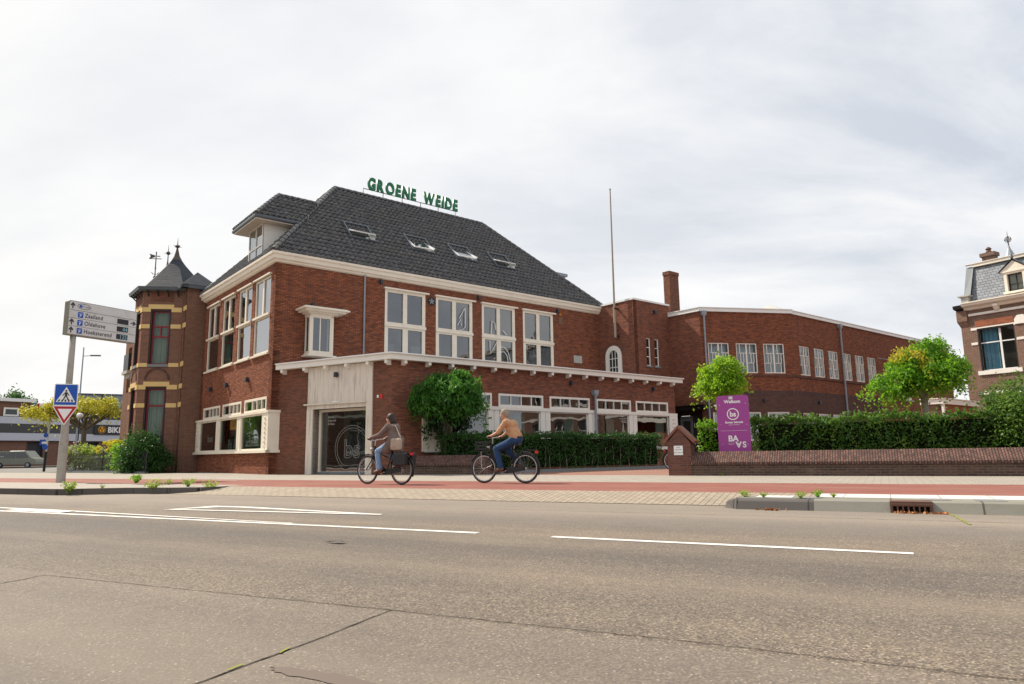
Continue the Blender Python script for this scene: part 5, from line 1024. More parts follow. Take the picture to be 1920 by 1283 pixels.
for z, nm, num in ((5.28,'Zaailand',''),(5.02,'Oldehove','44'),(4.76,'Hoeksterend','125')):
    mb = MB(); mb.plate(rrect(.02,.19,z-.09,z+.09,.02), yf-.003, yf); mb.build('parking_symbol', M_['signblue'], PG); text('parking_letter', 'P', .12, P_ @ T(.105,yf-.004,z-.065), M_['signwhite'], PG, .001, bold=.002)
    MB().tube([(.05,yf-.004,z+.03),(.105,yf-.004,z+.06),(.165,yf-.004,z+.03)], .006, 4).build('parking_roof', M_['signwhite'], PG)
    text('place_lettering', nm, .19, P_ @ T(.24,yf-.003,z-.06), M_['signtext'], PG, .001, bold=.002, align='LEFT', sx=.86, space=1.08)
    mb = MB(); mb.box(1.33,1.72,yf-.006,yf,z-.085,z+.085); dsp = mb.build('display', M_['black'], PG)
    if num: text('display_digits', num, .19, P_ @ T(1.70,yf-.008,z-.065), mat('pale blue led', (.25,.5,.6), .5), dsp, .001, align='RIGHT', sx=.95)
FS_ = FR((-14.01, 21.9, 0), 65) @ T(0, -.16, 0)
CS = thing('crossing_sign', 'square blue pedestrian crossing sign clamped to the concrete post', 'traffic sign', FS_ @ T(-.02, 0, 2.36))
mb = MB(); mb.plate(rrect(-.33,.31,0,.68,.04), 0, .03); mb.build('sign_rim', M_['signwhite'], CS)
mb = MB(); mb.plate(rrect(-.305,.285,.025,.655,.03), -.004, 0); mb.build('sign_face', M_['signblue'], CS)
mb = MB(); mb.plate([(-.27,.11),(.25,.11),(-.01,.585)], -.007, -.004); mb.build('white_triangle', M_['signwhite'], CS)
mb = MB(); c = -.01; mb.lathe([(.030,0),(.030,.003)], 12, T(c,-.007,.46) @ RX(90)); mb.plate([(c-.035,.42),(c+.035,.42),(c+.03,.30),(c-.03,.30)], -.010, -.007)
mb.build('pedestrian_symbol', M_['black'], CS)
for pts in ([(c-.03,.31),(c+.01,.31),(c-.05,.17),(c-.085,.17)], [(c-.005,.31),(c+.03,.31),(c+.085,.19),(c+.05,.17)], [(c-.03,.41),(c-.02,.38),(c-.085,.30),(c-.10,.315)], [(c+.02,.38),(c+.035,.41),(c+.10,.32),(c+.085,.30)]):
    mb = MB(); mb.plate(pts, -.010, -.007); mb.build('pedestrian_symbol', M_['black'], CS)
for k in range(5):
    x = -.225+k*.092; mb = MB(); mb.plate([(x,.125),(x+.05,.125),(x+.05+(.0-x)*.12,.19),(x+.01+(0-x)*.12,.19)], -.0098, -.007); mb.build('crossing_stripe', M_['black'], CS)
YS = thing('yield_sign', 'red and white yield triangle below the blue crossing sign', 'traffic sign', FS_ @ T(-.02, 0, 1.77))
mb = MB(); mb.plate([(-.34,.56),(-.32,.585),(.31,.585),(.33,.56),(.015,.0),(-.025,.0)][::-1], 0, .025); mb.build('sign_rim', M_['signwhite'], YS)
mb = MB(); mb.plate([(-.315,.565),(.305,.565),(-.005,.022)][::-1], -.004, 0); mb.build('red_border', M_['signred'], YS)
mb = MB(); mb.plate([(-.20,.49),(.19,.49),(-.005,.145)][::-1], -.008, -.004); mb.build('sign_face', M_['signwhite'], YS)
# ================================================================= foliage
def leaves(name, C, size, m, parent=None, M=None, asp=.45, droop=.0, var=.4):
    C = np.asarray(C); n = len(C); d = RNG.normal(size=(n,3)); d[:,2] -= droop; d /= np.linalg.norm(d, axis=1)[:,None]
    u = RNG.normal(size=(n,3)); u -= (u*d).sum(1)[:,None]*d; u /= np.linalg.norm(u, axis=1)[:,None]
    s = size*RNG.uniform(1-var, 1+var, n)[:,None]; V = np.stack([C-d*s*.5, C+u*s*asp*.5, C+d*s*.5, C-u*s*asp*.5], 1).reshape(-1,3)
    return npmesh(name, V, np.arange(n*4).reshape(-1,4), M_[m], parent, M)
def ell(n, c, r, shell=.55):
    d = RNG.normal(size=(n,3)); d /= np.linalg.norm(d, axis=1)[:,None]; q = RNG.uniform(shell**3, 1, n)**(1/3)
    return np.array(c) + d*q[:,None]*np.array(r)
def clumpy(n, lobes, k=26, rc=.22, shell=.55):
    out = []; vol = np.array([l[1][0]*l[1][1]*l[1][2] for l in lobes])**.75; vol /= vol.sum()
    for (c, r), v in zip(lobes, vol):
        kk = max(4, int(k*len(lobes)*v)); cc = ell(kk, c, r, shell); m_ = int(n*v/kk)
        for q in cc:
            w = RNG.uniform(.6, 1.35); p = RNG.normal(size=(m_,3))*rc*w*np.array([1,1,.7]); p[:,2] -= .35*(p[:,0]**2+p[:,1]**2)/rc; out.append(q+p)
    return np.concatenate(out)
def limb(mb, a, b, r0, r1, wob=.05, n=5):
    a = Vector(a); b = Vector(b); pts = [a.lerp(b, i/n) + Vector((random.uniform(-wob,wob), random.uniform(-wob,wob), 0))*(0 < i < n) for i in range(n+1)]
    mb.tube(pts, [r0+(r1-r0)*i/n for i in range(n+1)], 7)
def tree(name, label, loc, lobes, n, leaf, lsize, trunk_r=.09, trunk_h=None, bark='bark', k=26, rc=.22, group=None, extra=(), asp=.42, droop=.6, cat='tree'):
    H = thing(name, label, cat, T(*loc), group); mb = MB(); th = trunk_h if trunk_h else min(l[0][2]-l[1][2] for l in lobes)
    limb(mb, (0,0,-.05), (0,0,th), trunk_r, trunk_r*.8, .02)
    for c, r in lobes:
        for j in range(4):
            a = random.uniform(0, 6.28); limb(mb, (0,0,th*.97), (c[0]+r[0]*.7*math.cos(a), c[1]+r[1]*.7*math.sin(a), c[2]+r[2]*random.uniform(-.2,.6)), trunk_r*.5, trunk_r*.12)
    if 'entrance' in label or 'extension' in label:
        for q in range(6): a = q*1.05; limb(mb, (.10*math.cos(a),.10*math.sin(a),.3), (.42*math.cos(a+.3),.35*math.sin(a+.3),2.5), .07, .05, .04)
    mb.build('trunk', M_[bark], H, smooth=True)
    leaves('crown', clumpy(n, lobes, k, rc), lsize, leaf, H, asp=asp, droop=droop)
    for (nm, lf, lob, nn) in extra: leaves(nm, clumpy(nn, lob, k, rc), lsize, lf, H, asp=asp, droop=droop)
    return H
tree('globe_tree', 'dark green round crowned tree in front of the low extension', (-2.44, 25.8, 0), [((0,0,3.02),(1.18,1.1,.70)), ((.05,0,2.68),(1.32,1.1,.40))], 25000, 'leaf_deep', .17, .16, 2.1, k=66, rc=.15, extra=[('crown_shade', 'leaf_crown_shade', [((.05,.15,2.0),(.62,.45,.42))], 5200)], asp=.32, droop=1.3)  # near-black hanging leaves paint the shade under the crown
tree('globe_tree', 'bright lime green globe tree above the purple sign', (6.44, 21.3, 0), [((0,0,3.02),(.60,.60,.50)), ((-.20,0,2.75),(.58,.55,.26)), ((.22,0,2.8),(.52,.5,.26))], 11000, 'leaf_lime', .095, .05, 2.4, 'barkpale', k=40, rc=.115, asp=.55, droop=.6)
tree('globe_tree', 'spreading green tree with orange tinted leaves behind the right hedge', (11.55, 19.6, 0), [((.15,0,2.95),(.85,.8,.48)), ((-.95,0,2.45),(.55,.6,.20)), ((.25,0,3.48),(.36,.45,.25)), ((.85,0,2.92),(.34,.5,.38)), ((-.1,0,2.6),(.85,.7,.15)), ((-.4,0,2.85),(.5,.5,.3))], 20000, 'leaf_mix', .10, .11, 2.2, 'barkpale', k=34, rc=.135,
     extra=[('orange_leaves', 'leaf_gold', [((-.42,-.2,3.28),(.34,.3,.14)), ((-.15,-.5,2.85),(.16,.2,.08))], 700)], asp=.5, droop=.7)
tree('golden_tree', 'umbrella shaped tree with golden yellow leaves in the garden of the turret house', (-30.6, 50, 0), [((-3.0,0,4.15),(1.5,1.4,.38)), ((-.8,0,4.75),(1.6,1.4,.42)), ((.9,0,4.6),(1.4,1.3,.45)), ((-2.1,0,4.45),(1.0,1,.35)), ((1.9,0,4.1),(.6,.8,.25))], 6500, 'leaf_gold', .18, .2, 2.9, k=26, rc=.22, asp=.5)
tree('far_tree', 'dark tree top rising behind the shop roof at the left edge', (-89.5, 122, 0), [((0,0,9.6),(5.5,4,3.0))], 4000, 'leaf_hedge', .6, .4, 7, k=30, rc=.9)
for i, (x, y, s) in enumerate(((-41.5,47.5,1.0),(-47,55,1.1),(-36,38,.85),(-26,16.5,.95),(-31,10.5,1.05))):
    tree('street_tree', ('middle','farthest','third nearest','nearest','second nearest')[i] + ' of the green street trees beyond the left edge, seen only in reflections', (x, y, 0), [((0,0,5.6*s),(2.4*s,2.4*s,2.6*s)), ((.8,0,7.8*s),(1.3,1.3,1.3))], 5000, 'leaf_mix', .34, .2, 3.0, k=30, rc=.5, group='trees reflected in the street windows')
def hedge(name, label, M, L, h, d, n, leaf, lsize, wob=.06, stems=0, z0=.02, group=None, cat='hedge'):
    H = thing(name, label, cat, M, group); F_ = WORLD[H.name]
    mb = MB(); mb.box(.12, L-.12, .22, d-.05, z0+.15, h-.16); mb.build('dark_core', mat('hedge interior', (.012,.016,.008), 1, 0) if 'hedge interior' not in bpy.data.materials else bpy.data.materials['hedge interior'], H)  # solid near-black core stands in for the shade between the leaves
    m = n; x = RNG.uniform(0, L, m); face = RNG.uniform(0, 1, m); z = RNG.uniform(z0, h, m); y = np.abs(RNG.normal(0, .075, m))
    top = face > .62; z[top] = h - np.abs(RNG.normal(0,.06,top.sum())); y[top] = RNG.uniform(0, d, top.sum())
    wv = wob*(np.sin(x*2.3)+np.sin(x*5.1+1)+.6*np.sin(x*11+2)); z = z + wv*(z/h)**3; y = y + .5*wv*(z/h) + .035*np.sin(x*7+z*6)
    pk = np.sin(x*3.1+z*4)+np.sin(x*7.3-z*9+1)+np.sin(x*1.3+z*2.2+4); keep = ~((~top) & (pk > 1.15) & (RNG.uniform(0,1,m) < .72)) & ~((z < h*.42) & (RNG.uniform(0,1,m) < (.62 if stems else .25)*(1-z/(h*.42)))); C = np.stack([x,y,z],1)[keep]; ends = RNG.uniform(0,1,len(C)) < .04; C[ends,0] = np.where(RNG.uniform(0,1,ends.sum())<.5, RNG.uniform(-.06,.05,ends.sum()), L+RNG.uniform(-.05,.06,ends.sum())); C[ends,1] = RNG.uniform(0,d,ends.sum())
    leaves('foliage', C, lsize, leaf, H, asp=.55)
    tw = []; q = RNG.uniform(0, L, int(L*26)); C2 = []
    for a in q:
        ln = RNG.uniform(.05, .16); t = RNG.uniform(0,1,7); yy = RNG.uniform(0,d*.7); C2.append(np.stack([a+RNG.normal(0,.012,7), yy+RNG.normal(0,.012,7), h+t*ln+wob*(math.sin(a*2.3)+math.sin(a*5.1+1))],1))
    leaves('shoots', np.concatenate(C2), lsize, leaf, H, asp=.5)
    for i in range(stems):
        xx = (i+.5+random.uniform(-.3,.3))*L/stems; mb = MB(); limb(mb, (xx, .10, 0), (xx+random.uniform(-.12,.12), .12, h*random.uniform(.5,.75)), .014, .008, .03); mb.build('stem', M_['barkpale'], H)
    return H
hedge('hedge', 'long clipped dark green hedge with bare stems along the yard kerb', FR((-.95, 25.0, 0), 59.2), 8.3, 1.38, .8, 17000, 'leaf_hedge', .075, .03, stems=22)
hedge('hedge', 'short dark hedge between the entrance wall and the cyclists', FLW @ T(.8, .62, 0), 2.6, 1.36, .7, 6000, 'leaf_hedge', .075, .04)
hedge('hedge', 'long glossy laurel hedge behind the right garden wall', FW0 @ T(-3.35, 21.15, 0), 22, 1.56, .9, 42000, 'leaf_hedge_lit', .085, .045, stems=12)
hedge('shrub', 'small yellow green shrub between gate pillar and purple sign', FW0 @ T(-5.0, 21.3, 0), .95, 1.45, .6, 1800, 'leaf_mix', .08, .06, cat='shrub')
kb = MB(); kb.box(-.2, 8.9, -.16, 0, -.02, .10, FR((-.95, 25.0, 0), 59.2)); kb.build('kerb', M_['graystone'], None, Matrix(), kind='structure')
def bush(name, label, loc, lobes, n, leaf, ls, k=22, rc=.16, extra=(), cat='shrub', asp=.5):
    H = thing(name, label, cat, T(*loc)); mb = MB()
    for c, r in lobes:
        for j in range(5): a = random.uniform(0,6.28); limb(mb, (c[0]*.4,c[1]*.4,0), (c[0]+r[0]*.6*math.cos(a), c[1]+r[1]*.6*math.sin(a), c[2]+r[2]*.4), .02, .006)
    mb.build('branches', M_['bark'], H); leaves('foliage', clumpy(n, lobes, k, rc, .35), ls, leaf, H, asp=asp, droop=.2)
    for (nm, lf, lob, nn, sz) in extra: leaves(nm, clumpy(nn, lob, k, rc), sz, lf, H, asp=.9, droop=0)
    return H
bush('bush', 'tall leafy green bush at the right edge above the hedge', (12.9, 17.6, 0), [((.2,0,1.9),(.9,.8,.7)), ((.75,0,2.4),(.6,.6,.55)), ((-.45,0,1.7),(.5,.6,.5)), ((.3,.1,1.0),(1.1,.7,.6))], 9000, 'leaf_hedge_lit', .085, k=30)
bush('bush', 'dense dark bush against the corner of the turret house', (-18.2, 34.5, 0), [((.0,0,1.35),(.85,.7,.75)), ((.8,.0,.75),(.8,.6,.55)), ((-.3,-.1,.8),(.7,.6,.6))], 11000, 'leaf_hedge', .13, rc=.22)
bush('bush', 'pale flowering bush left of the dark bush by the iron fence', (-19.6, 35.5, 0), [((0,0,.95),(.6,.5,.7))], 2200, 'leaf_mix', .11, rc=.2)
SD = bush('flower_bush', 'bush with rounded bright yellow flower heads behind the iron fence', (-21.7, 38.3, 0), [((0,0,.8),(1.0,.7,.6))], 1500, 'leaf_pale', .12)
for i in range(60):
    a = random.uniform(0,6.28); q = random.uniform(0,1); x, y = 1.05*math.sqrt(q)*math.cos(a), .6*math.sqrt(q)*math.sin(a); z = 1.05+.55*(1-q)+random.uniform(-.12,.12)
    c = ell(60, (x,y,z), (.13,.13,.09), .8)
    if i == 0: acc = [c]
    else: acc.append(c)
leaves('flower_heads', np.concatenate(acc), .07, 'flower', SD, asp=.9)
RB = bush('rose_bush', 'rose bush with small white and red blooms behind the iron fence', (-24.9, 40.9, 0), [((0,0,1.1),(1.1,.6,.55)), ((1.3,-.9,1.0),(.8,.5,.4))], 2600, 'leaf_weed', .12)
for i in range(34):
    mb = MB(); mb.ball((random.uniform(-1,1.6), random.uniform(-.7,.3), random.uniform(.8,1.75)), random.uniform(.035,.06), 7, 5); mb.build('bloom', M_['flowerwhite' if i % 3 else 'flowerred'], RB)
bush('lavender_bush', 'low grey green plants along the foot of the iron fence', (-22.7, 39.1, 0), [((-1.2,.9,.4),(1.1,.4,.35)), ((0,0,.45),(1.1,.4,.4)), ((1.2,-.9,.4),(1.0,.4,.35))], 3500, 'leaf_pale', .14, asp=.2)
# iron fence
FE = thing('iron_fence', 'black wrought iron fence with pointed bars around the turret house garden', 'fence', FR((-25.7, 40.6, 0), 130.6))
mb = MB(); LF = 10.9
for z in (.12, .80): mb.tube([(0,0,z),(LF,0,z)], .018, 5)
mb.build('rail', M_['black'], FE)
for i in range(73): x = i*.15; mb = MB(); mb.tube([(x,0,.02),(x,0,.98),(x,0,1.06)], [.016,.016,.004], 5); mb.build('bar', M_['black'], FE)
for x in (0, 5.4, 10.9): mb = MB(); mb.lathe([(.03,0),(.03,1.05),(.05,1.07),(.0,1.14)], 8, T(x,0,0)); mb.build('fence_post', M_['black'], FE)
mb = MB(); mb.box(-.1,LF,-.08,.08,-.05,.09); mb.build('plinth', M_['graystone'], FE)
GP = thing('garden_gate', 'solid black garden gate panel behind the leaning sign post', 'gate', FR((-29.9, 47.0, 0), 146.7))
mb = MB(); mb.box(0,7.5,0,.05,.06,.78); mb.build('panel', M_['blackgloss'], GP); mb = MB(); mb.box(0,7.5,-.01,.06,.80,.84); mb.box(0,7.5,-.01,.06,1.0,1.03); mb.build('rail', M_['black'], GP)
mb = MB(); mb.prism([(-30,47.2),(-25.7,40.8),(-17.3,33.6),(-17.0,36.4),(-22,52)], -.01, .05); mb.build('garden_soil', M_['soil'], None, Matrix(), kind='structure')
# posts and lamps at the far left
LP = thing('street_lamp', 'slim grey street lamp with one arm rising behind the traffic signs', 'street lamp', FR((-38.6, 62, 0), 80))
mb = MB(); mb.tube([(0,0,0),(0,0,10.7)], [.09,.05], 8); mb.tube([(0,0,9.9),(.7,0,9.95)], .03, 6); mb.build('pole', M_['zinc'], LP); mb = MB(); mb.prof([(-.08,9.9),(.08,9.9),(.06,10.02),(-.06,10.02)], .6, 1.45); mb.build('lamp_head', M_['zincdark'], LP)
GL = thing('globe_lamp', 'white globe lamp on a pole beside the golden tree', 'street lamp', T(-27.9, 45, 0)); mb = MB(); mb.tube([(0,0,0),(0,0,3.3)], .035, 8); mb.build('pole', M_['black'], GL); mb = MB(); mb.ball((0,0,3.5), .2, 14, 10, (1,1,.85)); mb.build('globe', M_['signwhite'], GL)
DP = thing('direction_post', 'pale post with a red and white direction board over blue route signs', 'sign', FR((-33.2, 50, 0), 92))
mb = MB(); mb.tube([(0,0,1.2),(.12,0,4.75)], .06, 8); mb.build('post', M_['signgrey'], DP); mb = MB(); mb.tube([(-.03,0,-.1),(0,0,1.3)], .09, 10); mb.build('post_foot', M_['black'], DP)
mb = MB(); mb.box(-.75,.05,-.06,-.03,4.42,4.72); mb.build('direction_board', M_['signwhite'], DP); mb = MB(); mb.plate([(-.98,4.57),(-.85,4.40),(-.75,4.40),(-.75,4.74),(-.85,4.74)], -.06, -.03); mb.build('board_tip', M_['signred'], DP)
for z, r, m in ((2.45,.16,'signblue'),(1.62,.2,'signblue')): mb = MB(); mb.lathe([(r,0),(r,.03)], 18, T(-.05,-.08,z) @ RX(90)); mb.build('route_disc', M_[m], DP)
mb = MB(); mb.box(-.45,-.05,-.1,-.07,1.75,2.15); mb.build('route_board', M_['signblue'], DP); mb = MB(); mb.box(-.28,.1,-.12,-.1,1.85,2.0); mb.build('route_board', M_['signwhite'], DP)
CR = thing('parked_car', 'dark parked car cut off by the left edge', 'car', FR((-63.5, 80, RZ0), 95))
pr = [(0,.3),(0,.8),(.4,.95),(1.2,1.42),(2.6,1.42),(3.3,1.0),(3.9,.85),(3.95,.3)]; n = len(pr); mb = MB(); mb.add([(x,0,z) for x,z in pr]+[(x,1.7,z) for x,z in pr], [tuple(range(n)), tuple(range(n,2*n))[::-1]]+[(i,n+i,n+(i+1)%n,(i+1)%n) for i in range(n)]); mb.build('body', mat('dark blue car paint', (.02,.03,.05), .25, .7), CR, bevel=.05)
mb = MB(); mb.plate([(1.25,.95),(1.4,1.36),(2.5,1.36),(2.95,.98)], -.02, 0); mb.build('window', M_['darkglass'], CR)
for x in (.75,3.1): mb = MB(); mb.lathe([(.3,0),(.3,.2)], 16, T(x,.1,.3) @ RX(90)); mb.build('wheel', M_['black'], CR)
# ================================================================= weeds and litter
WE = None
def weed(x, y, z, s, m, lab, M=FW0):
    s *= 1.35; n = int(60+60*s); a = RNG.uniform(0, 6.28, n); t = RNG.uniform(0,1,n); r = s*.16*t*RNG.uniform(.4,1,n); C = np.stack([x+r*np.cos(a), y+r*np.sin(a)*.8, z+.01+s*.16*t*RNG.uniform(.5,1,n)],1)
    o = leaves('weed_tuft', C, .07*max(.6,s), m, None, M, asp=.25); return tag(o, lab, 'weed', 'weeds along the kerbs')
wl = 'leafy weed tuft growing from the kerb joint, '
for (x, y, z, s, m, d) in ((-17.1,9.9,-.06,1.2,'leaf_weed','yellowish, right of the concrete sign post'),(-15.5,10.95,-.08,1.3,'leaf_weed','bushy, left of the three at the kerb tip'),(-15.05,11.55,0,1.0,'leaf_weed','upright, middle of the three at the kerb tip'),(-14.3,11.6,-.08,1.1,'leaf_weed','bright green, rightmost at the kerb tip'),
    (-16.8,12.3,0,.7,'leaf_weed','low and flat beside the cycle path'),(-16.2,12.35,0,.5,'leaf_mix','small dark one beside the cycle path'),(-19.25,13.05,0,1.2,'leaf_mix','ring around the foot of the leaning post'),(-16.6,10.4,0,.4,'leaf_weed','smallest left of the concrete sign post'),
    (-1.9,10.95,-.02,.6,'leaf_weed','at the left end of the right kerb'),(-1.62,10.8,0,.35,'leaf_weed','on the dark kerb stone'),(-1.12,10.75,0,.5,'leaf_weed','bright green before the white edging slab'),(-.92,11.0,0,.55,'leaf_mix','with reddish tips on the white edging slab'),(-.72,11.1,0,.25,'leaf_weed','tiny one on the white edging slab'),(-4.05,19.95,0,.3,'leaf_weed','tiny one at the foot of the garden wall')):
    weed(x, y, z, s, m, (wl+d) if len((wl+d).split()) <= 16 else 'leafy weed tuft, '+d)
C = np.stack([RNG.uniform(.03,.62,70), 10.36+RNG.normal(0,.03,70), np.full(70,RZ0+.012)],1); tag(leaves('leaf_litter', C, .05, 'dryleaf', None, FW0, asp=.6), 'dry brown leaves caught at the storm drain', 'leaves', kind='stuff')
C = np.stack([-1.5+RNG.normal(0,.08,50), 10.34+RNG.normal(0,.02,50), np.full(50,RZ0+.012)],1); tag(leaves('leaf_litter', C, .05, 'dryleaf', None, FW0, asp=.6), 'dry brown leaves lying at the dark end of the right kerb', 'leaves', kind='stuff')
lf_ = MB(); lf_.add([(0,0,0),(.035,.012,.006),(.06,.0,.0),(.03,-.016,.012)], [(0,1,2,3)]); tag(lf_.build('fallen_leaf', M_['dryleaf'], None, FW0 @ T(-2.68, 1.46, RZ0+.012) @ RZ(40)), 'single curled brown leaf on the asphalt in the foreground', 'leaf')
gl = MB(); gl.add([(0,0,0),(.12,.03,.012),(.22,.0,.004),(.16,-.05,.02),(.06,-.04,.015),(-.08,-.01,.004)], [(0,1,4),(1,2,3,4),(0,4,5)]); tag(gl.build('rubber_scrap', M_['black'], None, FW0 @ T(-4.8, 5.28, RZ0+.01)), 'small flattened black scrap of rubber on the near lane', 'scrap')
# ================================================================= bicycles and riders
SK = mat('skin', (.50,.27,.19), .55); HAIR_G = mat('grey hair', (.27,.23,.18), .8); HAIR_D = mat('dark brown hair', (.03,.018,.013), .6)
def cloth(name, c):
    m = paint(name, c, .9, .6, tuple(v*.5 for v in c), sc=7); n = NT(m); n.bump(n.noise(n.obj(), 11, 3, .6, sc=(1,1,.45), dist=1.2), .9, .05); return m
JEANS = cloth('blue denim', (.018,.055,.14)); JEANSL = cloth('light denim', (.20,.30,.46)); JUMP = cloth('tan orange jumper', (.52,.29,.155)); COAT = cloth('grey brown coat', (.17,.125,.11)); BAG = cloth('beige shoulder bag', (.42,.33,.26)); SHOE = mat('brown shoe', (.12,.06,.035), .6); SHOEW = mat('shoe sole', (.6,.56,.5), .6)
SILV = mat('brushed silver', (.5,.5,.5), .3, metal=.8)
def bicycle(label, M, crate=False, skirt=False, fcol=None):
    B = thing('bicycle', label, 'bicycle', M, 'bicycles'); F_ = M; R = .345; WBs = 1.10; fm = fcol or M_['blackgloss']
    for x in (0, WBs):
        w = MB().torus(R-.02, .021, 44, 8, T(x,0,R)).build('wheel', M_['black'], B)
        MB().torus(R-.052, .013, 44, 6, T(x,0,R)).build('rim', SILV, w)
        mb = MB()
        for k in range(18): a = k*math.pi/9; s = .03*(1 if k % 2 else -1); mb.tube([(x,s,R),(x+(R-.055)*math.cos(a),0,R+(R-.055)*math.sin(a))], .0016, 4)
        mb.tube([(x,-.05,R),(x,.05,R)], .02, 8); mb.build('spokes', SILV, w)
        MB().torus(R+.022, .016, 30, 6, T(x,0,R) @ Matrix.Diagonal((1,1.5,1,1)), 20 if x == 0 else 25, 205 if x == 0 else 150).build('mudguard', M_['blackgloss'], B)
    bb = (.47,0,.29); st = (.30,0,.80); hd = (.88,0,.82)
    mb = MB(); mb.tube([bb, st], .017, 8); mb.tube([bb, (.70,0,.48), (.90,0,.70)], .021, 8); mb.tube([(.36,0,.60),(.88,0,.80)], .017, 8); mb.tube([(.90,0,.68), hd, (.865,0,.92)], .02, 8)
    for s in (.05, -.05): mb.tube([(0,s,R),(bb[0],s*.6,bb[2])], .011, 6); mb.tube([(0,s,R),(.31,s*.3,.76)], .009, 6); mb.tube([(.90,s*.5,.68),(.96,s,.52),(WBs,s,R)], .012, 6)
    mb.build('frame', fm, B)
    mb = MB(); mb.tube([(.865,0,.9),(.85,0,1.04)], .014, 8); mb.tube([(.74,.29,1.05),(.88,.24,1.08),(.92,.10,1.06),(.86,0,1.04),(.92,-.10,1.06),(.88,-.24,1.08),(.74,-.29,1.05)], .012, 8); mb.build('handlebar', SILV, B)
    for s in (1,-1): MB().tube([(.74,s*.29,1.05),(.86,s*.252,1.077)], .017, 8).build('grip', M_['black'], B)
    mb = MB(); mb.tube([st,(.265,0,.90)], .013, 8); mb.build('seat_post', SILV, B)
    mb = MB(); mb.add([(.13,.10,.93),(.13,-.10,.93),(.28,-.05,.945),(.42,-.018,.94),(.42,.018,.94),(.28,.05,.945),(.13,.09,.88),(.13,-.09,.88),(.28,-.04,.90),(.42,-.012,.91),(.42,.012,.91),(.28,.04,.90)], [(0,1,2,5),(5,2,3,4),(6,11,8,7),(11,10,9,8),(0,6,7,1),(1,7,8,2),(2,8,9,3),(3,9,10,4),(4,10,11,5),(5,11,6,0)]); mb.build('saddle', M_['black'], B, bevel=.01)
    mb = MB(); mb.plate([(-.02,R-.05),(.45,.22),(.56,.25),(.56,.34),(.47,.37),(-.02,R+.05)], .05, .075); mb.build('chain_case', fm, B)
    mb = MB(); mb.tube([bb,(bb[0],.10,bb[2])], .015, 6); mb.tube([(bb[0],.10,bb[2]),(bb[0]+.155,.10,bb[2]-.06)], .011, 6); mb.tube([bb,(bb[0],-.10,bb[2])], .015, 6); mb.tube([(bb[0],-.10,bb[2]),(bb[0]-.155,-.10,bb[2]+.06)], .011, 6); mb.build('crank', SILV, B)
    for s in (1,-1): mb = MB(); mb.box(bb[0]+s*.155-.045, bb[0]+s*.155+.045, s*.10 if s > 0 else -.19, .19 if s > 0 else -.10, bb[2]-s*.06-.012, bb[2]-s*.06+.012); mb.build('pedal', M_['black'], B)
    mb = MB()
    for y in (-.06,0,.06): mb.tube([(-.28,y,.76),(.24,y,.76)], .006, 5)
    for s in (.065,-.065): mb.tube([(-.02,s,R),(-.12,s,.76)], .006, 5); mb.tube([(-.02,s,R),(.10,s,.76)], .006, 5)
    mb.tube([(-.28,-.06,.76),(-.28,.06,.76)], .006, 5); mb.build('luggage_rack', M_['black'], B)
    mb = MB(); mb.box(-.31,-.27,-.05,.05,.68,.74); mb.build('tail_light', M_['redsign'], B); mb = MB(); mb.ball((.98,0,.84), .04, 10, 8); mb.build('headlight', SILV, B)
    MB().tube([(.02,.03,.30),(-.06,.12,.04)], .008, 5).build('kickstand', SILV, B) if skirt is None else None
    if crate:
        mb = MB(); mb.box(.96,1.22,-.16,.16,.74,.755)
        for z in (.80,.88,.96): mb.box(.96,1.22,-.165,-.155,z-.02,z+.02); mb.box(.96,1.22,.155,.165,z-.02,z+.02); mb.box(.955,.965,-.16,.16,z-.02,z+.02); mb.box(1.215,1.225,-.16,.16,z-.02,z+.02)
        for x in (.96,1.22):
            for y in (-.16,.16): mb.box(x-.01,x+.01,y-.01,y+.01,.74,.99)
        mb.build('front_crate', M_['black'], B); MB().tube([(1.10,.12,R),(1.10,.14,.74)], .007, 5).build('crate_stay', SILV, B)
    if skirt: mb = MB(); mb.box(-.26,.10,.08,.22,.44,.74); mb.box(-.26,.10,-.22,-.08,.44,.74); mb.build('pannier', M_['black'], B, bevel=.03)
    return B
def fuse(name, parts, m, parent, vox=.010, smooth=6):
    mb = MB()
    for p in parts:
        if len(p) == 4:
            a, b, r0, r1 = p; mb.tube([a, b], [r0, r1], 14); mb.ball(a, r0, 14, 10); mb.ball(b, r1, 14, 10)
        elif len(p) == 3: mb.ball(p[0], p[1], 16, 12, p[2])
    o = mb.build(name, m, parent, None, smooth=True)
    r = o.modifiers.new('remesh', 'REMESH'); r.mode = 'VOXEL'; r.voxel_size = vox; r.use_smooth_shade = True
    s = o.modifiers.new('smooth', 'SMOOTH'); s.iterations = smooth; s.factor = .5
    return o
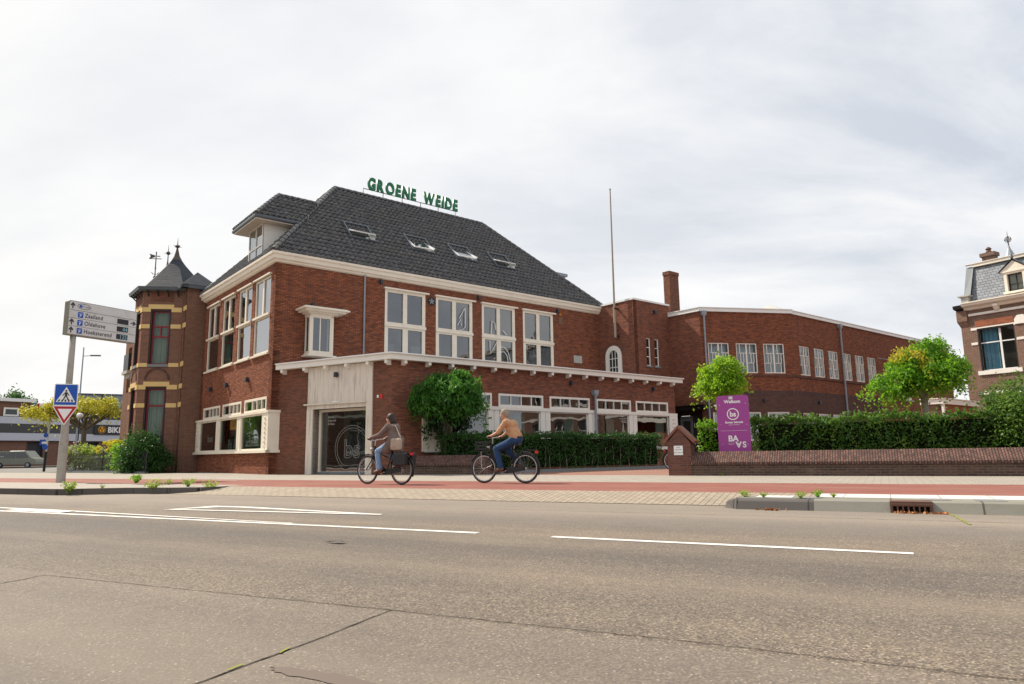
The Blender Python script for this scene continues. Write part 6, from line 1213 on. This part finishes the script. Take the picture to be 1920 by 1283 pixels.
def rider(label, M, J, bodym, hair, top, topcol, legcol, tail=False, bag=False, sleeve=.55, coat=False):
    H = thing('person', label, 'person', M, 'cyclists'); P = {k: Vector(v) for k, v in J.items()}
    hip, che, nek, hed = P['hip'], P['chest'], P['neck'], P['head']; d = (hed-nek).normalized(); f = Vector((.92,0,-.38)) if not coat else Vector((.97,0,-.22)); f.normalize(); up = Vector((-f.z,0,f.x))
    parts = [(tuple(hed), .098, (1.0,.80,1.12)), (tuple(hed+f*.03-up*.055), .066, (1,.85,.95)), (tuple(nek), tuple(hed-up*.04), .055, .052),
             (tuple(hed+f*.098-up*.02), .017, (1,.75,1.3)), (tuple(hip+Vector((.02,0,.06))), tuple(che), .13, .135), (tuple(che), tuple(nek-Vector((0,0,.05))), .135, .085)]
    for s in (1,-1): parts.append((tuple(hed+Vector((-.008,s*.080,-.01))), .022, (.7,.4,1.3)))
    parts.append((tuple(hed+f*.088-up*.062), .018, (.5,1.3,.5)))
    for s, c in ((1,'L'),(-1,'R')):
        sh, el, ha = P['sh'+c], P['el'+c], P['ha'+c]; hi, kn, an, to = P['hi'+c], P['kn'+c], P['an'+c], P['to'+c]
        parts += [(tuple(che+Vector((0,s*.06,.08))), tuple(sh), .085, .062), (tuple(sh), tuple(el), .055, .042), (tuple(el), tuple(ha+Vector((-.04,0,.012))), .041, .027),
                  (tuple(hi), tuple(kn), .088, .060), (tuple(kn), tuple(an), .060, .040), (tuple(an), tuple(to), .036, .030), (tuple(ha+Vector((-.01,0,.012))), .036, (1.15,1.1,.55))]
        for k in range(4):                                          # four fingers bent round the grip, thumb below on the inner side
            y = (k-1.5)*.021; b0 = ha+Vector((.018,y,.018)); l = (.030,.034,.032,.025)[k]; r = .0088
            q1 = b0+Vector((l,0,-.004)); q2 = q1+Vector((.004,0,-.024)); q3 = q2+Vector((-.018,0,-.014)); parts += [(tuple(b0), tuple(q1), r, r*.95), (tuple(q1), tuple(q2), r*.95, r*.9), (tuple(q2), tuple(q3), r*.9, r*.8)]
        t0 = ha+Vector((-.012,-s*.036,.004)); parts += [(tuple(t0), tuple(t0+Vector((.02,-s*.010,-.014))), .0105, .0098), (tuple(t0+Vector((.02,-s*.010,-.014))), tuple(t0+Vector((.042,-s*.002,-.022))), .0098, .0085)]
    B = fuse('body', parts, SK, H, .0075, 3)
    # clothing over the body
    tp = [(tuple(hip+Vector((.01,0,.10))), tuple(che), .150, .158), (tuple(che), tuple(nek-Vector((.01,0,.07))), .158, .10), (tuple(che+Vector((-.03,0,.06))), .14, (1,1.1,1))]
    for s, c in ((1,'L'),(-1,'R')):
        sh, el, ha = P['sh'+c], P['el'+c], P['ha'+c]; tp += [(tuple(che+Vector((0,s*.08,.08))), tuple(sh), .10, .080), (tuple(sh), tuple(el), .074, .058)]
        if sleeve: tp.append((tuple(el), tuple(el.lerp(ha, sleeve)), .058, .046))
        tp.append((tuple(hip+Vector((.0,s*.07,.06))), tuple(che+Vector((0,s*.06,-.02))), .11, .115))
    if coat: tp += [(tuple(hip+Vector((-.02,s*.09,.05))), tuple(hip+Vector((.14,s*.13,-.14))), .14, .13) for s in (1,-1)] + [(tuple(hip+Vector((-.06,0,.02))), tuple(hip+Vector((-.10,0,-.22))), .14, .12)]
    fuse(top, tp, topcol, H, .012, 5)
    tr = [(tuple(hip+Vector((0,0,.03))), .150, (1,1.15,.95))]
    for c in 'LR': hi, kn, an = P['hi'+c], P['kn'+c], P['an'+c]; tr += [(tuple(hi), tuple(kn), .108, .080), (tuple(kn), tuple(kn.lerp(an, .5)), .080, .076), (tuple(kn.lerp(an, .5)), tuple(kn.lerp(an, .94)), .076, .070)]
    fuse('trousers', tr, legcol, H, .012, 5)
    for c in 'LR':
        an, to = P['an'+c], P['to'+c]; fuse('shoe', [(tuple(an+Vector((-.03,0,-.03))), tuple(to), .048, .040), (tuple(an), .05, (1,1,1)), (tuple(to+Vector((-.03,0,-.012))), .042, (1.6,1,.8))], SHOE, H, .01, 3)
    hp = [(tuple(hed-f*.018+up*.022), .108, (1.0,.86,1.04)), (tuple(hed-f*.055-up*.03), .080, (.9,1.0,1.1))]
    if tail: hp += [(tuple(hed-f*.09+up*.0), tuple(hed-f*.13-up*.10), .040, .035), (tuple(hed-f*.13-up*.10), tuple(hed-f*.10-up*.24), .036, .018), (tuple(hed-f*.06-up*.08),.085,(1,.95,1.1))]
    h_ = fuse('hair', hp, hair, H, .009, 3); h_.location = h_.location + Vector((-.012, 0, .010))
    for s in (1,-1):
        e_ = MB(); c = hed+f*.080+Vector((0,s*.032,.0))+up*.006; e_.ball(tuple(c), .013, 8, 6); ey = e_.build('eye', M_['signwhite'], H); e_ = MB(); e_.ball(tuple(c+f*.008), .0075, 8, 6); e_.build('iris', HAIR_D, ey)
    if not coat: fuse('shirt_collar', [(tuple(nek+Vector((-.015,0,-.025))), .075, (1,1.05,.45))], JEANS, H, .01, 2); MB().torus(.145, .018, 24, 6, T(*(hip+Vector((.0,0,.075)))) @ RX(90)).build('belt', M_['black'], H)
    return H
HB = -61
M1 = FR((-2.64, 16.68, 0), -57.5); M2 = FR((.27, 16.42, 0), -63)
bicycle('black city bicycle ridden by the person in the grey coat', M1, skirt=True)
bicycle('black bicycle with a front crate ridden by the person in the tan jumper', M2, crate=True)
JM = dict(hip=(.22,0,.99), chest=(.36,0,1.28), neck=(.46,0,1.47), head=(.545,0,1.60), shL=(.41,.185,1.41), shR=(.41,-.185,1.41), elL=(.58,.24,1.18), elR=(.60,-.24,1.18), haL=(.80,.27,1.085), haR=(.80,-.27,1.085),
    hiL=(.24,.10,.98), hiR=(.24,-.10,.98), knL=(.70,.13,.80), knR=(.60,-.13,.86), anL=(.575,.14,.36), anR=(.25,-.14,.46), toL=(.73,.145,.285), toR=(.40,-.145,.40))
JW = dict(hip=(.20,0,.98), chest=(.28,0,1.24), neck=(.33,0,1.42), head=(.385,0,1.545), shL=(.31,.165,1.36), shR=(.31,-.165,1.36), elL=(.50,.235,1.17), elR=(.50,-.235,1.17), haL=(.79,.272,1.085), haR=(.79,-.272,1.085),
    hiL=(.22,.09,.97), hiR=(.22,-.09,.97), knL=(.66,.12,.78), knR=(.56,-.12,.84), anL=(.575,.14,.36), anR=(.25,-.14,.46), toL=(.72,.145,.29), toR=(.39,-.145,.40))
rider('cyclist in a tan orange jumper and blue jeans leaning over the handlebar', M2, JM, SK, HAIR_G, 'jumper', JUMP, JEANS, sleeve=.12)
RW = rider('cyclist with a dark ponytail in a grey brown coat and light jeans', M1, JW, SK, HAIR_D, 'coat', COAT, JEANSL, tail=True, coat=True, sleeve=.85)
SBg = thing('shoulder_bag', 'beige shoulder bag hanging behind the cyclist in the grey coat', 'bag', M1 @ T(.02, .12, .80))
mb = MB(); mb.box(-.15,.15,0,.12,0,.28); mb.build('bag_body', BAG, SBg, bevel=.04); MB().tube([(-.12,.05,.30),(.10,-.02,.58),(.30,-.12,.62)], .012, 6).build('strap', BAG, SBg)
PB = bicycle('parked bicycle half hidden between hedge end and gate pillar', FR((5.75, 25.6, 0), 120), skirt=None)
